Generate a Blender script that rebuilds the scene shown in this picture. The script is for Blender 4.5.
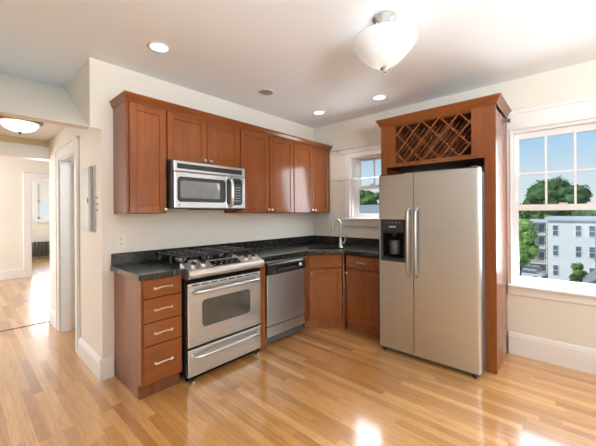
import bpy, bmesh, math, random
from mathutils import Vector, Matrix
PI = math.pi
random.seed(7)
for o in list(bpy.data.objects):
    bpy.data.objects.remove(o)
SC = bpy.context.scene
COL = SC.collection

# ------------------------------------------------------------------ camera
cam_d = bpy.data.cameras.new('camera')
cam = bpy.data.objects.new('camera', cam_d)
COL.objects.link(cam)
SC.camera = cam
cam_d.sensor_fit = 'HORIZONTAL'
cam_d.sensor_width = 36.0
cam_d.lens = 36.0 * 306.691 / 596
cam_d.shift_x = (298 - 300.02) / 596
cam_d.shift_y = -(223 - 213.078) / 596
cam_d.clip_start = 0.02
cam_d.clip_end = 2000
_a = math.radians(41.84)
fw = Vector((math.cos(_a), math.sin(_a), 0))
up = Vector((0, 0, 1))
rt = fw.cross(up)
M3 = Matrix((rt, up, -fw)).transposed()
M3 = M3 @ Matrix.Rotation(-0.006, 3, 'Z')
cam.matrix_world = Matrix.Translation((-3.578, -2.904, 1.349)) @ M3.to_4x4()

# ------------------------------------------------------------------ view, world, sun, large lights
SC.view_settings.view_transform = 'Standard'
SC.view_settings.look = 'None'
SC.view_settings.gamma = 1.0
SC.view_settings.exposure = -0.08
SC.view_settings.use_curve_mapping = False
try:
    SC.cycles.use_denoising = True
    SC.cycles.max_bounces = 10
    SC.cycles.diffuse_bounces = 5
    SC.cycles.glossy_bounces = 4
    SC.cycles.transparent_max_bounces = 12
    SC.cycles.sample_clamp_indirect = 6.0
    SC.cycles.caustics_reflective = False
    SC.cycles.caustics_refractive = False
except Exception:
    pass

W = bpy.data.worlds.new('sky')
SC.world = W
W.use_nodes = True
nt = W.node_tree
nt.nodes.clear()
wo = nt.nodes.new('ShaderNodeOutputWorld')
bg = nt.nodes.new('ShaderNodeBackground')
tc = nt.nodes.new('ShaderNodeTexCoord')
sx = nt.nodes.new('ShaderNodeSeparateXYZ')
rp = nt.nodes.new('ShaderNodeValToRGB')
rp.color_ramp.elements[0].position = 0.0
rp.color_ramp.elements[0].color = (0.86, 0.92, 0.95, 1)
rp.color_ramp.elements[1].position = 0.55
rp.color_ramp.elements[1].color = (0.16, 0.40, 0.80, 1)
e = rp.color_ramp.elements.new(0.09); e.color = (0.72, 0.86, 0.95, 1)
e = rp.color_ramp.elements.new(0.21); e.color = (0.34, 0.64, 0.93, 1)
nt.links.new(tc.outputs['Generated'], sx.inputs[0])
nt.links.new(sx.outputs[2], rp.inputs[0])
nt.links.new(rp.outputs[0], bg.inputs[0])
bg.inputs[1].default_value = 1.0
nt.links.new(bg.outputs[0], wo.inputs[0])

def aim(o, loc, d):
    o.location = loc
    o.rotation_euler = Vector(d).to_track_quat('-Z', 'Y').to_euler()

def area(name, loc, d, sx_, sy_, power, col=(1, 1, 1)):
    l = bpy.data.lights.new(name, 'AREA')
    l.shape = 'RECTANGLE'; l.size = sx_; l.size_y = sy_; l.energy = power; l.color = col
    o = bpy.data.objects.new(name, l); COL.objects.link(o); aim(o, loc, d)
    return o

sun = bpy.data.lights.new('sun', 'SUN')
sun.energy = 3.8; sun.angle = 0.03; sun.color = (1.0, 0.96, 0.88)
so = bpy.data.objects.new('sun', sun); COL.objects.link(so); aim(so, (0, 0, 30), (0.62, -0.55, -0.75))

DAY = (0.85, 0.94, 1.0)
COOL = (0.85, 0.935, 1.0)
WARM = (1.0, 0.98, 0.94)
area('daylight_big_window', (-0.075, -2.83, 1.38), (-1, 0, -0.2), 0.66, 1.3, 22, DAY)
area('daylight_small_window', (-0.075, -0.965, 1.69), (-1, 0, -0.2), 0.46, 0.70, 11, DAY)
area('rear_fill', (-2.4, -5.38, 1.45), (0, 1, 0.42), 3.6, 1.5, 55, COOL)  # unseen fill lamp added at the rear wall, which has no opening
area('dining_fill', (-6.18, -4.0, 1.45), (1, 0.12, 0.42), 2.2, 1.5, 20, COOL)  # added fill from the dining side, in front of a solid wall
area('ceiling_bounce_fill', (-3.3, -4.25, 1.75), (0.1, 0.15, 1), 0.9, 0.9, 225, (0.85, 0.935, 1.0))  # unseen upward lamp added to brighten the ceiling and the whole room
area('side_room_fill', (-1.7, 0.5, 2.2), (-0.45, 0.7, -0.6), 0.5, 0.5, 20, DAY)  # lamp put in to brighten the open door leaf
area('middle_room_fill', (-6.15, 4.0, 1.5), (1, 0, 0.1), 2.2, 1.6, 170, (0.90, 0.95, 1.0))  # invented source off to the left that lights the middle room
area('far_room_fill', (-4.6, 7.6, 1.6), (0.8, 0.5, 0.05), 1.2, 1.2, 70, DAY)  # extra ambient added to lift the wall around the furthest window
area('daylight_far_window', (-1.55, 9.05, 1.30), (0, -1, -0.05), 1.1, 1.1, 60, DAY)

# ------------------------------------------------------------------ materials
def new_mat(name):
    m = bpy.data.materials.new(name); m.use_nodes = True
    n = m.node_tree
    b = n.nodes.get('Principled BSDF')
    return m, n, b

def P(b, **k):
    names = {'color': 'Base Color', 'rough': 'Roughness', 'metal': 'Metallic', 'coat': 'Coat Weight', 'coatr': 'Coat Roughness',
             'ior': 'IOR', 'spec': 'Specular IOR Level', 'trans': 'Transmission Weight', 'em': 'Emission Strength', 'emc': 'Emission Color',
             'alpha': 'Alpha', 'aniso': 'Anisotropic', 'coati': 'Coat IOR'}
    for a, v in k.items():
        if a in ('color', 'emc') and len(v) == 3:
            v = (*v, 1)
        b.inputs[names[a]].default_value = v

def link(n, a, b): n.links.new(a, b)

def pos_scaled(n, scale, obj=False):
    t = n.nodes.new('ShaderNodeTexCoord')
    m = n.nodes.new('ShaderNodeMapping')
    m.inputs['Scale'].default_value = scale
    if obj:
        link(n, t.outputs['Object'], m.inputs[0])
    else:
        g = n.nodes.new('ShaderNodeNewGeometry')
        link(n, g.outputs['Position'], m.inputs[0])
    return m.outputs[0]

def noise(n, vec, scale=1.0, detail=3.0, rough=0.55, dist=0.0):
    t = n.nodes.new('ShaderNodeTexNoise')
    t.inputs['Scale'].default_value = scale
    t.inputs['Detail'].default_value = detail
    t.inputs['Roughness'].default_value = rough
    t.inputs['Distortion'].default_value = dist
    link(n, vec, t.inputs['Vector'])
    return t.outputs[0]

def ramp(n, fac, stops):
    r = n.nodes.new('ShaderNodeValToRGB')
    el = r.color_ramp.elements
    while len(el) > 1: el.remove(el[0])
    el[0].position = stops[0][0]; el[0].color = (*stops[0][1], 1)
    for p, c in stops[1:]:
        x = el.new(p); x.color = (*c, 1)
    link(n, fac, r.inputs[0])
    return r.outputs[0]

def bump(n, b, h, strength, dist=0.002):
    k = n.nodes.new('ShaderNodeBump')
    k.inputs['Strength'].default_value = strength
    k.inputs['Distance'].default_value = dist
    link(n, h, k.inputs['Height'])
    link(n, k.outputs[0], b.inputs['Normal'])

def flat_mat(name, color, rough=0.5, metal=0.0, var=0.03, vs=6.0, **k):
    """a plain finish with slight procedural unevenness"""
    m, n, b = new_mat(name)
    P(b, rough=rough, metal=metal, **k)
    f = noise(n, pos_scaled(n, (vs, vs, vs)), 1.0, 3)
    lo = tuple(max(0, c * (1 - var)) for c in color); hi = tuple(min(1, c * (1 + var)) for c in color)
    link(n, ramp(n, f, [(0.3, lo), (0.7, hi)]), b.inputs['Base Color'])
    return m

def wood_mat(name, dark, mid, light, axis='z', rough=0.5, coat=0.8, coatr=0.16):
    m, n, b = new_mat(name)
    sc = {'z': (26, 26, 1.6), 'x': (1.6, 26, 26), 'y': (26, 1.6, 26)}[axis]
    f = noise(n, pos_scaled(n, sc), 1.0, 5, 0.6, 0.6)
    g = noise(n, pos_scaled(n, (2.4, 2.4, 1.2)), 1.0, 2)
    mx = n.nodes.new('ShaderNodeMath'); mx.operation = 'MULTIPLY_ADD'
    link(n, g, mx.inputs[0]); mx.inputs[1].default_value = 0.5
    link(n, f, mx.inputs[2])
    sb = n.nodes.new('ShaderNodeMath'); sb.operation = 'SUBTRACT'
    link(n, mx.outputs[0], sb.inputs[0]); sb.inputs[1].default_value = 0.25
    link(n, ramp(n, sb.outputs[0], [(0.2, dark), (0.5, mid), (0.85, light)]), b.inputs['Base Color'])
    P(b, rough=rough, coat=coat, coatr=coatr, spec=0.08)
    return m

MAT = {}
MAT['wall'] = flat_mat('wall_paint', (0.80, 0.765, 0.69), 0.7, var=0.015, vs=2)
MAT['wallw'] = flat_mat('window_wall_paint', (0.75, 0.72, 0.645), 0.7, var=0.015, vs=2)  # same cream paint, darkened to carry the backlit shade of this wall
MAT['yellow'] = flat_mat('cream_yellow_paint', (0.72, 0.62, 0.38), 0.7, var=0.015, vs=2)
MAT['ceiling'] = flat_mat('ceiling_paint', (0.85, 0.875, 0.90), 0.8, var=0.01, vs=2)
MAT['trim'] = flat_mat('white_trim_paint', (0.80, 0.80, 0.79), 0.35, var=0.01, vs=3)
MAT['sashw'] = flat_mat('white_sash_vinyl', (0.86, 0.87, 0.87), 0.3, var=0.01, vs=3)
MAT['cab'] = wood_mat('cherry_cabinet_wood', (0.152, 0.038, 0.006), (0.198, 0.053, 0.009), (0.25, 0.073, 0.014))
MAT['cabx'] = wood_mat('cherry_cabinet_wood_lengthwise', (0.152, 0.038, 0.006), (0.198, 0.053, 0.009), (0.25, 0.073, 0.014), 'x')
MAT['caby'] = wood_mat('cherry_cabinet_wood_crosswise', (0.152, 0.039, 0.008), (0.197, 0.054, 0.011), (0.24, 0.073, 0.016), 'y')
MAT['cabin'] = wood_mat('cabinet_interior_wood', (0.10, 0.035, 0.015), (0.15, 0.052, 0.022), (0.19, 0.07, 0.03), 'z', 0.5, 0.0)
MAT['steel'] = None
def steel_mat(name, color, axis, r0=0.22, r1=0.38):
    m, n, b = new_mat(name)
    sc = {'x': (1.5, 1.5, 260), 'z': (260, 260, 1.2)}[axis]
    f = noise(n, pos_scaled(n, sc), 1.0, 3)
    link(n, ramp(n, f, [(0.3, tuple(c * 0.95 for c in color)), (0.7, tuple(min(1, c * 1.04) for c in color))]), b.inputs['Base Color'])
    mr = n.nodes.new('ShaderNodeMapRange')
    link(n, f, mr.inputs[0]); mr.inputs[3].default_value = r0; mr.inputs[4].default_value = r1
    link(n, mr.outputs[0], b.inputs['Roughness'])
    P(b, metal=1.0)
    return m
MAT['steelp'] = steel_mat('satin_control_panel_steel', (0.70, 0.70, 0.69), 'x', 0.42, 0.5)
MAT['steel'] = steel_mat('brushed_stainless_steel', (0.62, 0.645, 0.67), 'x')
MAT['steelz'] = steel_mat('brushed_stainless_steel_upright', (0.62, 0.63, 0.63), 'x', 0.27, 0.33)
MAT['steeld'] = steel_mat('brushed_stainless_steel_dark', (0.58, 0.64, 0.71), 'x', 0.38, 0.46)
MAT['nickel'] = flat_mat('brushed_nickel', (0.70, 0.69, 0.66), 0.28, 1.0, 0.03)
MAT['hnd'] = flat_mat('satin_handle_metal', (0.46, 0.45, 0.42), 0.32, 1.0, 0.03)
MAT['chrome'] = flat_mat('polished_chrome', (0.8, 0.8, 0.8), 0.1, 1.0, 0.02)
MAT['champ'] = flat_mat('champagne_pull_metal', (0.80, 0.70, 0.55), 0.28, 1.0, 0.03)
MAT['black'] = flat_mat('black_plastic', (0.018, 0.018, 0.019), 0.28, 0, 0.1)
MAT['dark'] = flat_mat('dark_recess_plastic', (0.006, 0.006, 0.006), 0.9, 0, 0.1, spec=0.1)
MAT['iron'] = flat_mat('cast_iron', (0.010, 0.010, 0.010), 0.32, 0, 0.25, 40)
MAT['bglass'] = flat_mat('black_oven_glass', (0.010, 0.010, 0.010), 0.16, 0, 0.05)
MAT['oglass'] = flat_mat('tinted_oven_glass', (0.055, 0.052, 0.044), 0.12, 0, 0.2, 9, coat=0.4)
MAT['mglass'] = flat_mat('microwave_window_glass', (0.14, 0.14, 0.145), 0.12, 0, 0.08, 9, coat=1.0)
MAT['charcoal'] = flat_mat('charcoal_bezel', (0.02, 0.02, 0.021), 0.35, 0, 0.08)
MAT['greyp'] = flat_mat('grey_appliance_paint', (0.10, 0.10, 0.105), 0.5, 0, 0.05)
MAT['pad'] = flat_mat('dark_grey_paddle', (0.05, 0.05, 0.052), 0.45, 0, 0.05)
MAT['display'] = flat_mat('dim_display_glass', (0.02, 0.03, 0.035), 0.1, 0, 0.1)
MAT['ink'] = flat_mat('printed_grey_marking', (0.45, 0.45, 0.45), 0.5, 0, 0.02)
MAT['white'] = flat_mat('white_plastic', (0.82, 0.81, 0.78), 0.35, 0, 0.01)
MAT['slot'] = flat_mat('dark_slot', (0.03, 0.03, 0.03), 0.6, 0, 0.05)
MAT['bronze'] = flat_mat('brushed_bronze', (0.20, 0.155, 0.115), 0.35, 1.0, 0.06)
MAT['pgrey'] = flat_mat('grey_enamel_panel', (0.58, 0.58, 0.57), 0.4, 0.0, 0.03)
MAT['pdark'] = flat_mat('dark_grey_enamel', (0.30, 0.30, 0.30), 0.45, 0.0, 0.03)  # darker grey for the flange, badge and hooks
MAT['spk'] = flat_mat('grey_speaker_grille', (0.33, 0.32, 0.31), 0.6, 0.2, 0.25, 160)
MAT['rad'] = flat_mat('dark_radiator_paint', (0.06, 0.055, 0.05), 0.45, 0.2, 0.06)
MAT['door'] = flat_mat('white_door_paint', (0.84, 0.86, 0.86), 0.3, 0, 0.01)

def granite():
    m, n, b = new_mat('dark_granite')
    f1 = noise(n, pos_scaled(n, (90, 90, 90)), 1.0, 4, 0.7)
    f2 = noise(n, pos_scaled(n, (22, 22, 22)), 1.0, 3, 0.6)
    c1 = ramp(n, f1, [(0.45, (0.007, 0.007, 0.007)), (0.54, (0.024, 0.023, 0.021)), (0.62, (0.10, 0.094, 0.08)), (0.72, (0.30, 0.29, 0.26))])
    c2 = ramp(n, f2, [(0.42, (0.35, 0.35, 0.36)), (0.62, (1, 1, 1))])
    mx = n.nodes.new('ShaderNodeMix'); mx.data_type = 'RGBA'; mx.blend_type = 'MULTIPLY'
    mx.inputs['Factor'].default_value = 1.0
    link(n, c1, mx.inputs['A']); link(n, c2, mx.inputs['B'])
    link(n, mx.outputs['Result'], b.inputs['Base Color'])
    P(b, rough=0.22, coat=0.3, coatr=0.08)
    return m
MAT['granite'] = granite()

def floor_mat():
    m, n, b = new_mat('oak_strip_floor')
    g = n.nodes.new('ShaderNodeNewGeometry')
    s = n.nodes.new('ShaderNodeSeparateXYZ'); link(n, g.outputs['Position'], s.inputs[0])
    def mth(op, a, c=None, d=None):
        k = n.nodes.new('ShaderNodeMath'); k.operation = op
        for i, v in enumerate((a, c, d)):
            if v is None: continue
            if isinstance(v, (int, float)): k.inputs[i].default_value = v
            else: link(n, v, k.inputs[i])
        return k.outputs[0]
    xr = mth('DIVIDE', s.outputs[0], 0.0572)
    row = mth('FLOOR', xr)
    w1 = n.nodes.new('ShaderNodeTexWhiteNoise'); w1.noise_dimensions = '1D'; link(n, row, w1.inputs['W'])
    ln = mth('MULTIPLY_ADD', w1.outputs[0], 13.7, 0.0)
    u = mth('ADD', mth('DIVIDE', s.outputs[1], 0.78), ln)
    cell = mth('FLOOR', u)
    cb = n.nodes.new('ShaderNodeCombineXYZ'); link(n, row, cb.inputs[0]); link(n, cell, cb.inputs[1])
    w2 = n.nodes.new('ShaderNodeTexWhiteNoise'); w2.noise_dimensions = '2D'; link(n, cb.outputs[0], w2.inputs['Vector'])
    base = ramp(n, w2.outputs[0], [(0.0, (0.36, 0.155, 0.042)), (0.15, (0.47, 0.22, 0.064)), (0.55, (0.56, 0.285, 0.092)), (0.85, (0.62, 0.335, 0.12)), (1.0, (0.67, 0.39, 0.155))])
    # grain runs along the board, shifted per board
    gx = mth('MULTIPLY', s.outputs[0], 70.0)
    gy = mth('MULTIPLY_ADD', s.outputs[1], 4.0, mth('MULTIPLY', w2.outputs[0], 50.0))
    cg = n.nodes.new('ShaderNodeCombineXYZ'); link(n, gx, cg.inputs[0]); link(n, gy, cg.inputs[1]); link(n, mth('MULTIPLY', w2.outputs[0], 31.0), cg.inputs[2])
    gr = noise(n, cg.outputs[0], 1.0, 5, 0.62, 1.2)
    gcol = ramp(n, gr, [(0.28, (0.62, 0.52, 0.42)), (0.48, (0.95, 0.93, 0.90)), (0.7, (1.12, 1.12, 1.12))])
    mx = n.nodes.new('ShaderNodeMix'); mx.data_type = 'RGBA'; mx.blend_type = 'MULTIPLY'; mx.inputs['Factor'].default_value = 0.85
    link(n, base, mx.inputs['A']); link(n, gcol, mx.inputs['B'])
    fx = mth('FRACT', xr); ex = mth('MINIMUM', fx, mth('SUBTRACT', 1.0, fx))
    fy = mth('FRACT', u); ey = mth('MULTIPLY', mth('MINIMUM', fy, mth('SUBTRACT', 1.0, fy)), 13.6)
    seam = mth('MINIMUM', ex, ey)
    sr = n.nodes.new('ShaderNodeMapRange'); link(n, seam, sr.inputs[0])
    sr.inputs[1].default_value = 0.0; sr.inputs[2].default_value = 0.03; sr.inputs[3].default_value = 0.62; sr.inputs[4].default_value = 1.0
    mx2 = n.nodes.new('ShaderNodeMix'); mx2.data_type = 'RGBA'; mx2.blend_type = 'MULTIPLY'; mx2.inputs['Factor'].default_value = 1.0
    link(n, mx.outputs['Result'], mx2.inputs['A'])
    link(n, sr.outputs[0], mx2.inputs['B'])
    link(n, mx2.outputs['Result'], b.inputs['Base Color'])
    P(b, rough=0.35, coat=1.0, coatr=0.13, coati=1.75)
    bump(n, b, gr, 0.05, 0.001)
    return m
MAT['floor'] = floor_mat()

def glass_mat():
    m = bpy.data.materials.new('window_glass'); m.use_nodes = True
    n = m.node_tree; n.nodes.clear()
    o = n.nodes.new('ShaderNodeOutputMaterial')
    t = n.nodes.new('ShaderNodeBsdfTransparent'); t.inputs[0].default_value = (0.97, 0.98, 0.98, 1)
    g = n.nodes.new('ShaderNodeBsdfGlossy'); g.inputs['Roughness'].default_value = 0.02
    x = n.nodes.new('ShaderNodeMixShader'); x.inputs[0].default_value = 0.02
    link(n, t.outputs[0], x.inputs[1]); link(n, g.outputs[0], x.inputs[2]); link(n, x.outputs[0], o.inputs[0])
    return m
MAT['glass'] = glass_mat()

def frosted(name, tint, em):
    m = bpy.data.materials.new(name); m.use_nodes = True
    n = m.node_tree; n.nodes.clear()
    o = n.nodes.new('ShaderNodeOutputMaterial')
    t = n.nodes.new('ShaderNodeBsdfTranslucent'); t.inputs[0].default_value = (*tint, 1)
    d = n.nodes.new('ShaderNodeBsdfPrincipled'); d.inputs['Base Color'].default_value = (*tint, 1); d.inputs['Roughness'].default_value = 0.15
    d.inputs['Emission Color'].default_value = (*tint, 1); d.inputs['Emission Strength'].default_value = em
    x = n.nodes.new('ShaderNodeMixShader'); x.inputs[0].default_value = 0.5
    link(n, t.outputs[0], x.inputs[1]); link(n, d.outputs[0], x.inputs[2]); link(n, x.outputs[0], o.inputs[0])
    return m
MAT['frost'] = frosted('frosted_lamp_glass', (0.86, 0.86, 0.85), 0.08)
MAT['frostw'] = frosted('warm_alabaster_lamp_glass', (0.95, 0.86, 0.68), 0.16)
def emit(name, c, s):
    m, n, b = new_mat(name); P(b, color=(0.9, 0.9, 0.88), rough=0.5, em=s, emc=c); return m
MAT['led'] = emit('lit_downlight_lens', (1.0, 0.97, 0.92), 3.0)

# ------------------------------------------------------------------ mesh builder
class B:
    def __init__(s): s.bm = bmesh.new()
    def box(s, x0, x1, y0, y1, z0, z1, bev=0.0, seg=1):
        x0, x1 = sorted((x0, x1)); y0, y1 = sorted((y0, y1)); z0, z1 = sorted((z0, z1))
        vs = [s.bm.verts.new((x, y, z)) for z in (z0, z1) for y in (y0, y1) for x in (x0, x1)]
        fs = [(0, 2, 3, 1), (4, 5, 7, 6), (0, 1, 5, 4), (2, 6, 7, 3), (0, 4, 6, 2), (1, 3, 7, 5)]
        F = [s.bm.faces.new([vs[i] for i in f]) for f in fs]
        if bev > 0:
            es = list({e for f in F for e in f.edges})
            bmesh.ops.bevel(s.bm, geom=es, offset=min(bev, 0.45 * min(x1 - x0, y1 - y0, z1 - z0)), segments=seg, affect='EDGES', profile=0.5)
        return s
    def prism(s, poly, axis, a, b):
        """poly: 2-D points; axis 'x': (y,z), 'y': (x,z), 'z': (x,y); from a to b along axis"""
        def mk(p, t):
            return {'x': (t, p[0], p[1]), 'y': (p[0], t, p[1]), 'z': (p[0], p[1], t)}[axis]
        A = [s.bm.verts.new(mk(p, a)) for p in poly]; Bv = [s.bm.verts.new(mk(p, b)) for p in poly]
        s.bm.faces.new(A); s.bm.faces.new(Bv[::-1])
        k = len(poly)
        for i in range(k):
            s.bm.faces.new((A[i], Bv[i], Bv[(i + 1) % k], A[(i + 1) % k]))
        return s
    def slab(s, outer, holes, z0, z1):
        bm2 = bmesh.new()
        es = []
        for loop in [outer] + holes:
            vs = [bm2.verts.new((p[0], p[1], z0)) for p in loop]
            for i in range(len(vs)):
                es.append(bm2.edges.new((vs[i], vs[(i + 1) % len(vs)])))
        r = bmesh.ops.triangle_fill(bm2, use_beauty=True, use_dissolve=False, edges=es)
        fs = [g for g in r['geom'] if isinstance(g, bmesh.types.BMFace)]
        ex = bmesh.ops.extrude_face_region(bm2, geom=fs)
        bmesh.ops.translate(bm2, vec=(0, 0, z1 - z0), verts=[g for g in ex['geom'] if isinstance(g, bmesh.types.BMVert)])
        me = bpy.data.meshes.new('tmp'); bm2.to_mesh(me); bm2.free()
        s.bm.from_mesh(me); bpy.data.meshes.remove(me)
        return s
    def lathe(s, prof, c=(0, 0, 0), axis='z', n=32, caps=True):
        rings = []
        for r, h in prof:
            if r < 1e-6:
                p = {'z': (c[0], c[1], c[2] + h), 'y': (c[0], c[1] + h, c[2]), 'x': (c[0] + h, c[1], c[2])}[axis]
                rings.append([s.bm.verts.new(p)])
            else:
                ring = []
                for i in range(n):
                    t = 2 * PI * i / n; a, b = r * math.cos(t), r * math.sin(t)
                    p = {'z': (c[0] + a, c[1] + b, c[2] + h), 'y': (c[0] + a, c[1] + h, c[2] + b), 'x': (c[0] + h, c[1] + a, c[2] + b)}[axis]
                    ring.append(s.bm.verts.new(p))
                rings.append(ring)
        for A, D in zip(rings, rings[1:]):
            if len(A) == 1 and len(D) == 1: continue
            for i in range(n):
                j = (i + 1) % n
                if len(A) == 1: s.bm.faces.new((A[0], D[i], D[j]))
                elif len(D) == 1: s.bm.faces.new((A[i], D[0], A[j]))
                else: s.bm.faces.new((A[i], D[i], D[j], A[j]))
        if caps:
            for R in (rings[0], rings[-1]):
                if len(R) > 2:
                    try: s.bm.faces.new(R)
                    except ValueError: pass
        return s
    def cyl(s, c, r, h, axis='z', n=24): return s.lathe([(r, 0), (r, h)], c, axis, n)
    def tube(s, pts, r, n=10):
        pts = [Vector(p) for p in pts]
        rs = r if isinstance(r, (list, tuple)) else [r] * len(pts)
        rings = []; prev = None
        for i, p in enumerate(pts):
            t = (pts[min(i + 1, len(pts) - 1)] - pts[max(i - 1, 0)]).normalized()
            if prev is None:
                a = t.cross(Vector((0, 0, 1)))
                if a.length < 1e-3: a = t.cross(Vector((1, 0, 0)))
                a.normalize()
            else:
                a = (prev - t * prev.dot(t)).normalized()
            prev = a; b = t.cross(a)
            rings.append([s.bm.verts.new(p + (a * math.cos(2 * PI * k / n) + b * math.sin(2 * PI * k / n)) * rs[i]) for k in range(n)])
        for A, D in zip(rings, rings[1:]):
            for k in range(n):
                s.bm.faces.new((A[k], A[(k + 1) % n], D[(k + 1) % n], D[k]))
        s.bm.faces.new(rings[0]); s.bm.faces.new(rings[-1])
        return s
    def blob(s, c, r, squash=(1, 1, 1), amp=0.25, sub=2, rng=random):
        r_ = bmesh.ops.create_icosphere(s.bm, subdivisions=sub, radius=1.0)
        ph = [rng.uniform(0, 6.28) for _ in range(6)]
        for v in r_['verts']:
            d = v.co.copy()
            k = 1 + amp * (math.sin(4 * d.x + ph[0]) * math.sin(4 * d.y + ph[1]) + 0.6 * math.sin(9 * d.z + ph[2]) * math.sin(8 * d.x + ph[3]) + 0.5 * math.sin(13 * d.y + ph[4]) * math.sin(12 * d.z + ph[5]))
            v.co = Vector(c) + Vector((d.x * squash[0], d.y * squash[1], d.z * squash[2])) * r * k
        return s
    def build(s, name, mat, parent=None, smooth=False):
        bmesh.ops.recalc_face_normals(s.bm, faces=s.bm.faces[:])
        me = bpy.data.meshes.new(name); s.bm.to_mesh(me); s.bm.free()
        if smooth:
            me.polygons.foreach_set('use_smooth', [True] * len(me.polygons))
            try: me.set_sharp_from_angle(angle=math.radians(38))
            except Exception: pass
        me.materials.append(mat)
        o = bpy.data.objects.new(name, me); COL.objects.link(o)
        if parent is not None: o.parent = parent
        return o

def tag(o, label, cat, group=None, kind=None):
    o['label'] = label; o['category'] = cat
    if group: o['group'] = group
    if kind: o['kind'] = kind
    return o
def thing(name, label, cat, loc=(0, 0, 0), rz=0.0, group=None):
    o = bpy.data.objects.new(name, None); COL.objects.link(o)
    o.empty_display_size = 0.1
    o.location = loc; o.rotation_euler = (0, 0, rz)
    return tag(o, label, cat, group)
def struct(o, label=None, cat=None):
    o['kind'] = 'structure'
    if label: o['label'] = label
    if cat: o['category'] = cat
    return o
def copy_thing(root, loc, label, group=None, rz=None):
    r = root.copy(); COL.objects.link(r); r.location = loc; r['label'] = label
    if rz is not None: r.rotation_euler = (0, 0, rz)
    if group: r['group'] = group
    for ch in list(root.children):
        c = ch.copy(); COL.objects.link(c); c.parent = r
        for g in list(ch.children):
            d = g.copy(); COL.objects.link(d); d.parent = c
    return r

# ------------------------------------------------------------------ the room shell
WA, WB, H = -0.025, -0.05, 2.603
JX = -2.793
XL, YB = -6.3, -5.5
struct(B().box(XL, 2.0, YB, 9.6, -0.05, 0).build('floor', MAT['floor']), 'glossy honey oak strip floor running through kitchen and hall', 'floor')
struct(B().box(XL, WB + 0.2, YB, 0.95, H, H + 0.1).build('ceiling', MAT['ceiling']), 'flat pale grey white kitchen ceiling with downlights', 'ceiling')
# back wall behind the cabinets, with the wedge that dies into the sloped bulkhead
wb = B().box(JX, WB + 0.18, WA, 0.13, 0, H)
wb.prism([(WA, 2.045), (0.13, 2.142), (0.13, H), (WA, H)], 'x', -2.87, JX)
wb.prism([(0.13, 2.142), (0.87, H), (0.13, H)], 'x', -2.87, JX + 0.13)
struct(wb.build('wall_back', MAT['wall']), 'cream painted kitchen wall behind the upper cabinets and stove', 'wall')
struct(B().prism([(WA, 2.045), (0.87, H), (1.06, H), (0.60, 2.31), (0.10, 2.055), (0.085, 2.045)], 'x', XL, -2.87).build('wall_header', MAT['wall']), 'sloping cream bulkhead above the hall opening', 'wall')
struct(B().box(XL, JX + 0.13, 0.53, 2.1, 2.29, 2.36).build('ceiling_hall', MAT['ceiling']), 'low white hall ceiling behind the bulkhead', 'ceiling')
# window wall with two holes
BW = dict(y0=-3.17, y1=-2.45, z0=0.655, z1=2.125)
SW = dict(y0=-1.275, y1=-0.655, z0=1.27, z1=2.085)
wr = B()
ys = [0.13, SW['y1'], SW['y0'], BW['y1'], BW['y0'], YB]
for i in range(5):
    ya, yb = ys[i], ys[i + 1]
    hole = SW if i == 1 else BW if i == 3 else None
    if hole:
        wr.box(WB, WB + 0.18, yb, ya, 0, hole['z0']); wr.box(WB, WB + 0.18, yb, ya, hole['z1'], H)
    else:
        wr.box(WB, WB + 0.18, yb, ya, 0, H)
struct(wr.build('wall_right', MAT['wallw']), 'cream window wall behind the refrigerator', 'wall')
# hall side wall with a doorway
hw = B().box(JX, JX + 0.13, 0.131, 0.76, 0, 2.29).box(JX, JX + 0.13, 1.50, 2.1, 0, 2.29).box(JX, JX + 0.13, 0.76, 1.50, 1.98, 2.29)
struct(hw.build('wall_hall', MAT['wall']), 'cream hall side wall carrying the grey electrical panel', 'wall')
# header between hall and middle room
struct(B().box(XL, JX + 0.13, 2.1, 2.22, 2.10, 2.36).build('wall_opening', MAT['yellow']), 'yellowish cream strip of wall above the white cased opening', 'wall')
struct(B().box(XL, JX + 0.02, 2.075, 2.24, 2.05, 2.21, 0.004).build('trim_1', MAT['trim']), 'wide white head casing over the far hall opening', 'trim')
struct(B().box(XL, JX, 2.04, 2.13, 0, 0.008, 0.003).build('trim_2', MAT['floor']), 'flush oak threshold between hall and middle room', 'threshold')
# middle room and far room
fwl = B().box(XL, -2.51, 5.9, 6.02, 0, 2.7).box(-1.62, 0.6, 5.9, 6.02, 0, 2.7).box(-2.51, -1.62, 5.9, 6.02, 2.12, 2.7)
struct(fwl.build('wall_middle', MAT['wall']), 'pale far wall of the middle room beside a cased doorway', 'wall')
dc = B().box(-2.64, -2.505, 5.87, 5.90, 0, 2.26, 0.006).box(-1.625, -1.49, 5.87, 5.90, 0, 2.26, 0.006).box(-2.505, -1.625, 5.87, 5.90, 2.12, 2.26, 0.006)
struct(dc.build('trim_3', MAT['trim']), 'white door casing on the far wall of the middle room', 'trim')
struct(B().box(XL, -2.64, 5.875, 5.90, 0, 0.2, 0.006).build('baseboard_middle', MAT['trim']), 'tall white baseboard on the far middle room wall', 'baseboard')
struct(B().prism([(5.9, 2.60), (5.9, 2.52), (5.87, 2.52), (5.82, 2.57), (5.82, 2.60)], 'x', XL, 0.5).build('trim_4', MAT['trim']), 'white crown trim along the far middle room wall', 'trim')
struct(B().box(XL, 0.6, 2.2, 9.6, 2.60, 2.7).build('ceiling_middle', MAT['ceiling']), 'white ceiling of the rooms beyond the hall', 'ceiling')
struct(B().box(XL - 0.1, XL, YB, 9.6, 0, 2.7).build('wall_left', MAT['wall']), 'cream outer wall left of the dining area', 'wall')
struct(B().box(XL, WB + 0.18, YB - 0.1, YB, 0, 2.7).build('wall_rear', MAT['wall']), 'cream wall behind the camera', 'wall')
struct(B().box(0.5, 0.6, 0.14, 9.6, 0, 2.7).build('wall_side', MAT['wall']), 'cream side wall of the rooms beyond the hall', 'wall')
FW = (-1.92, -1.10, 1.22, 2.3)
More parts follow.
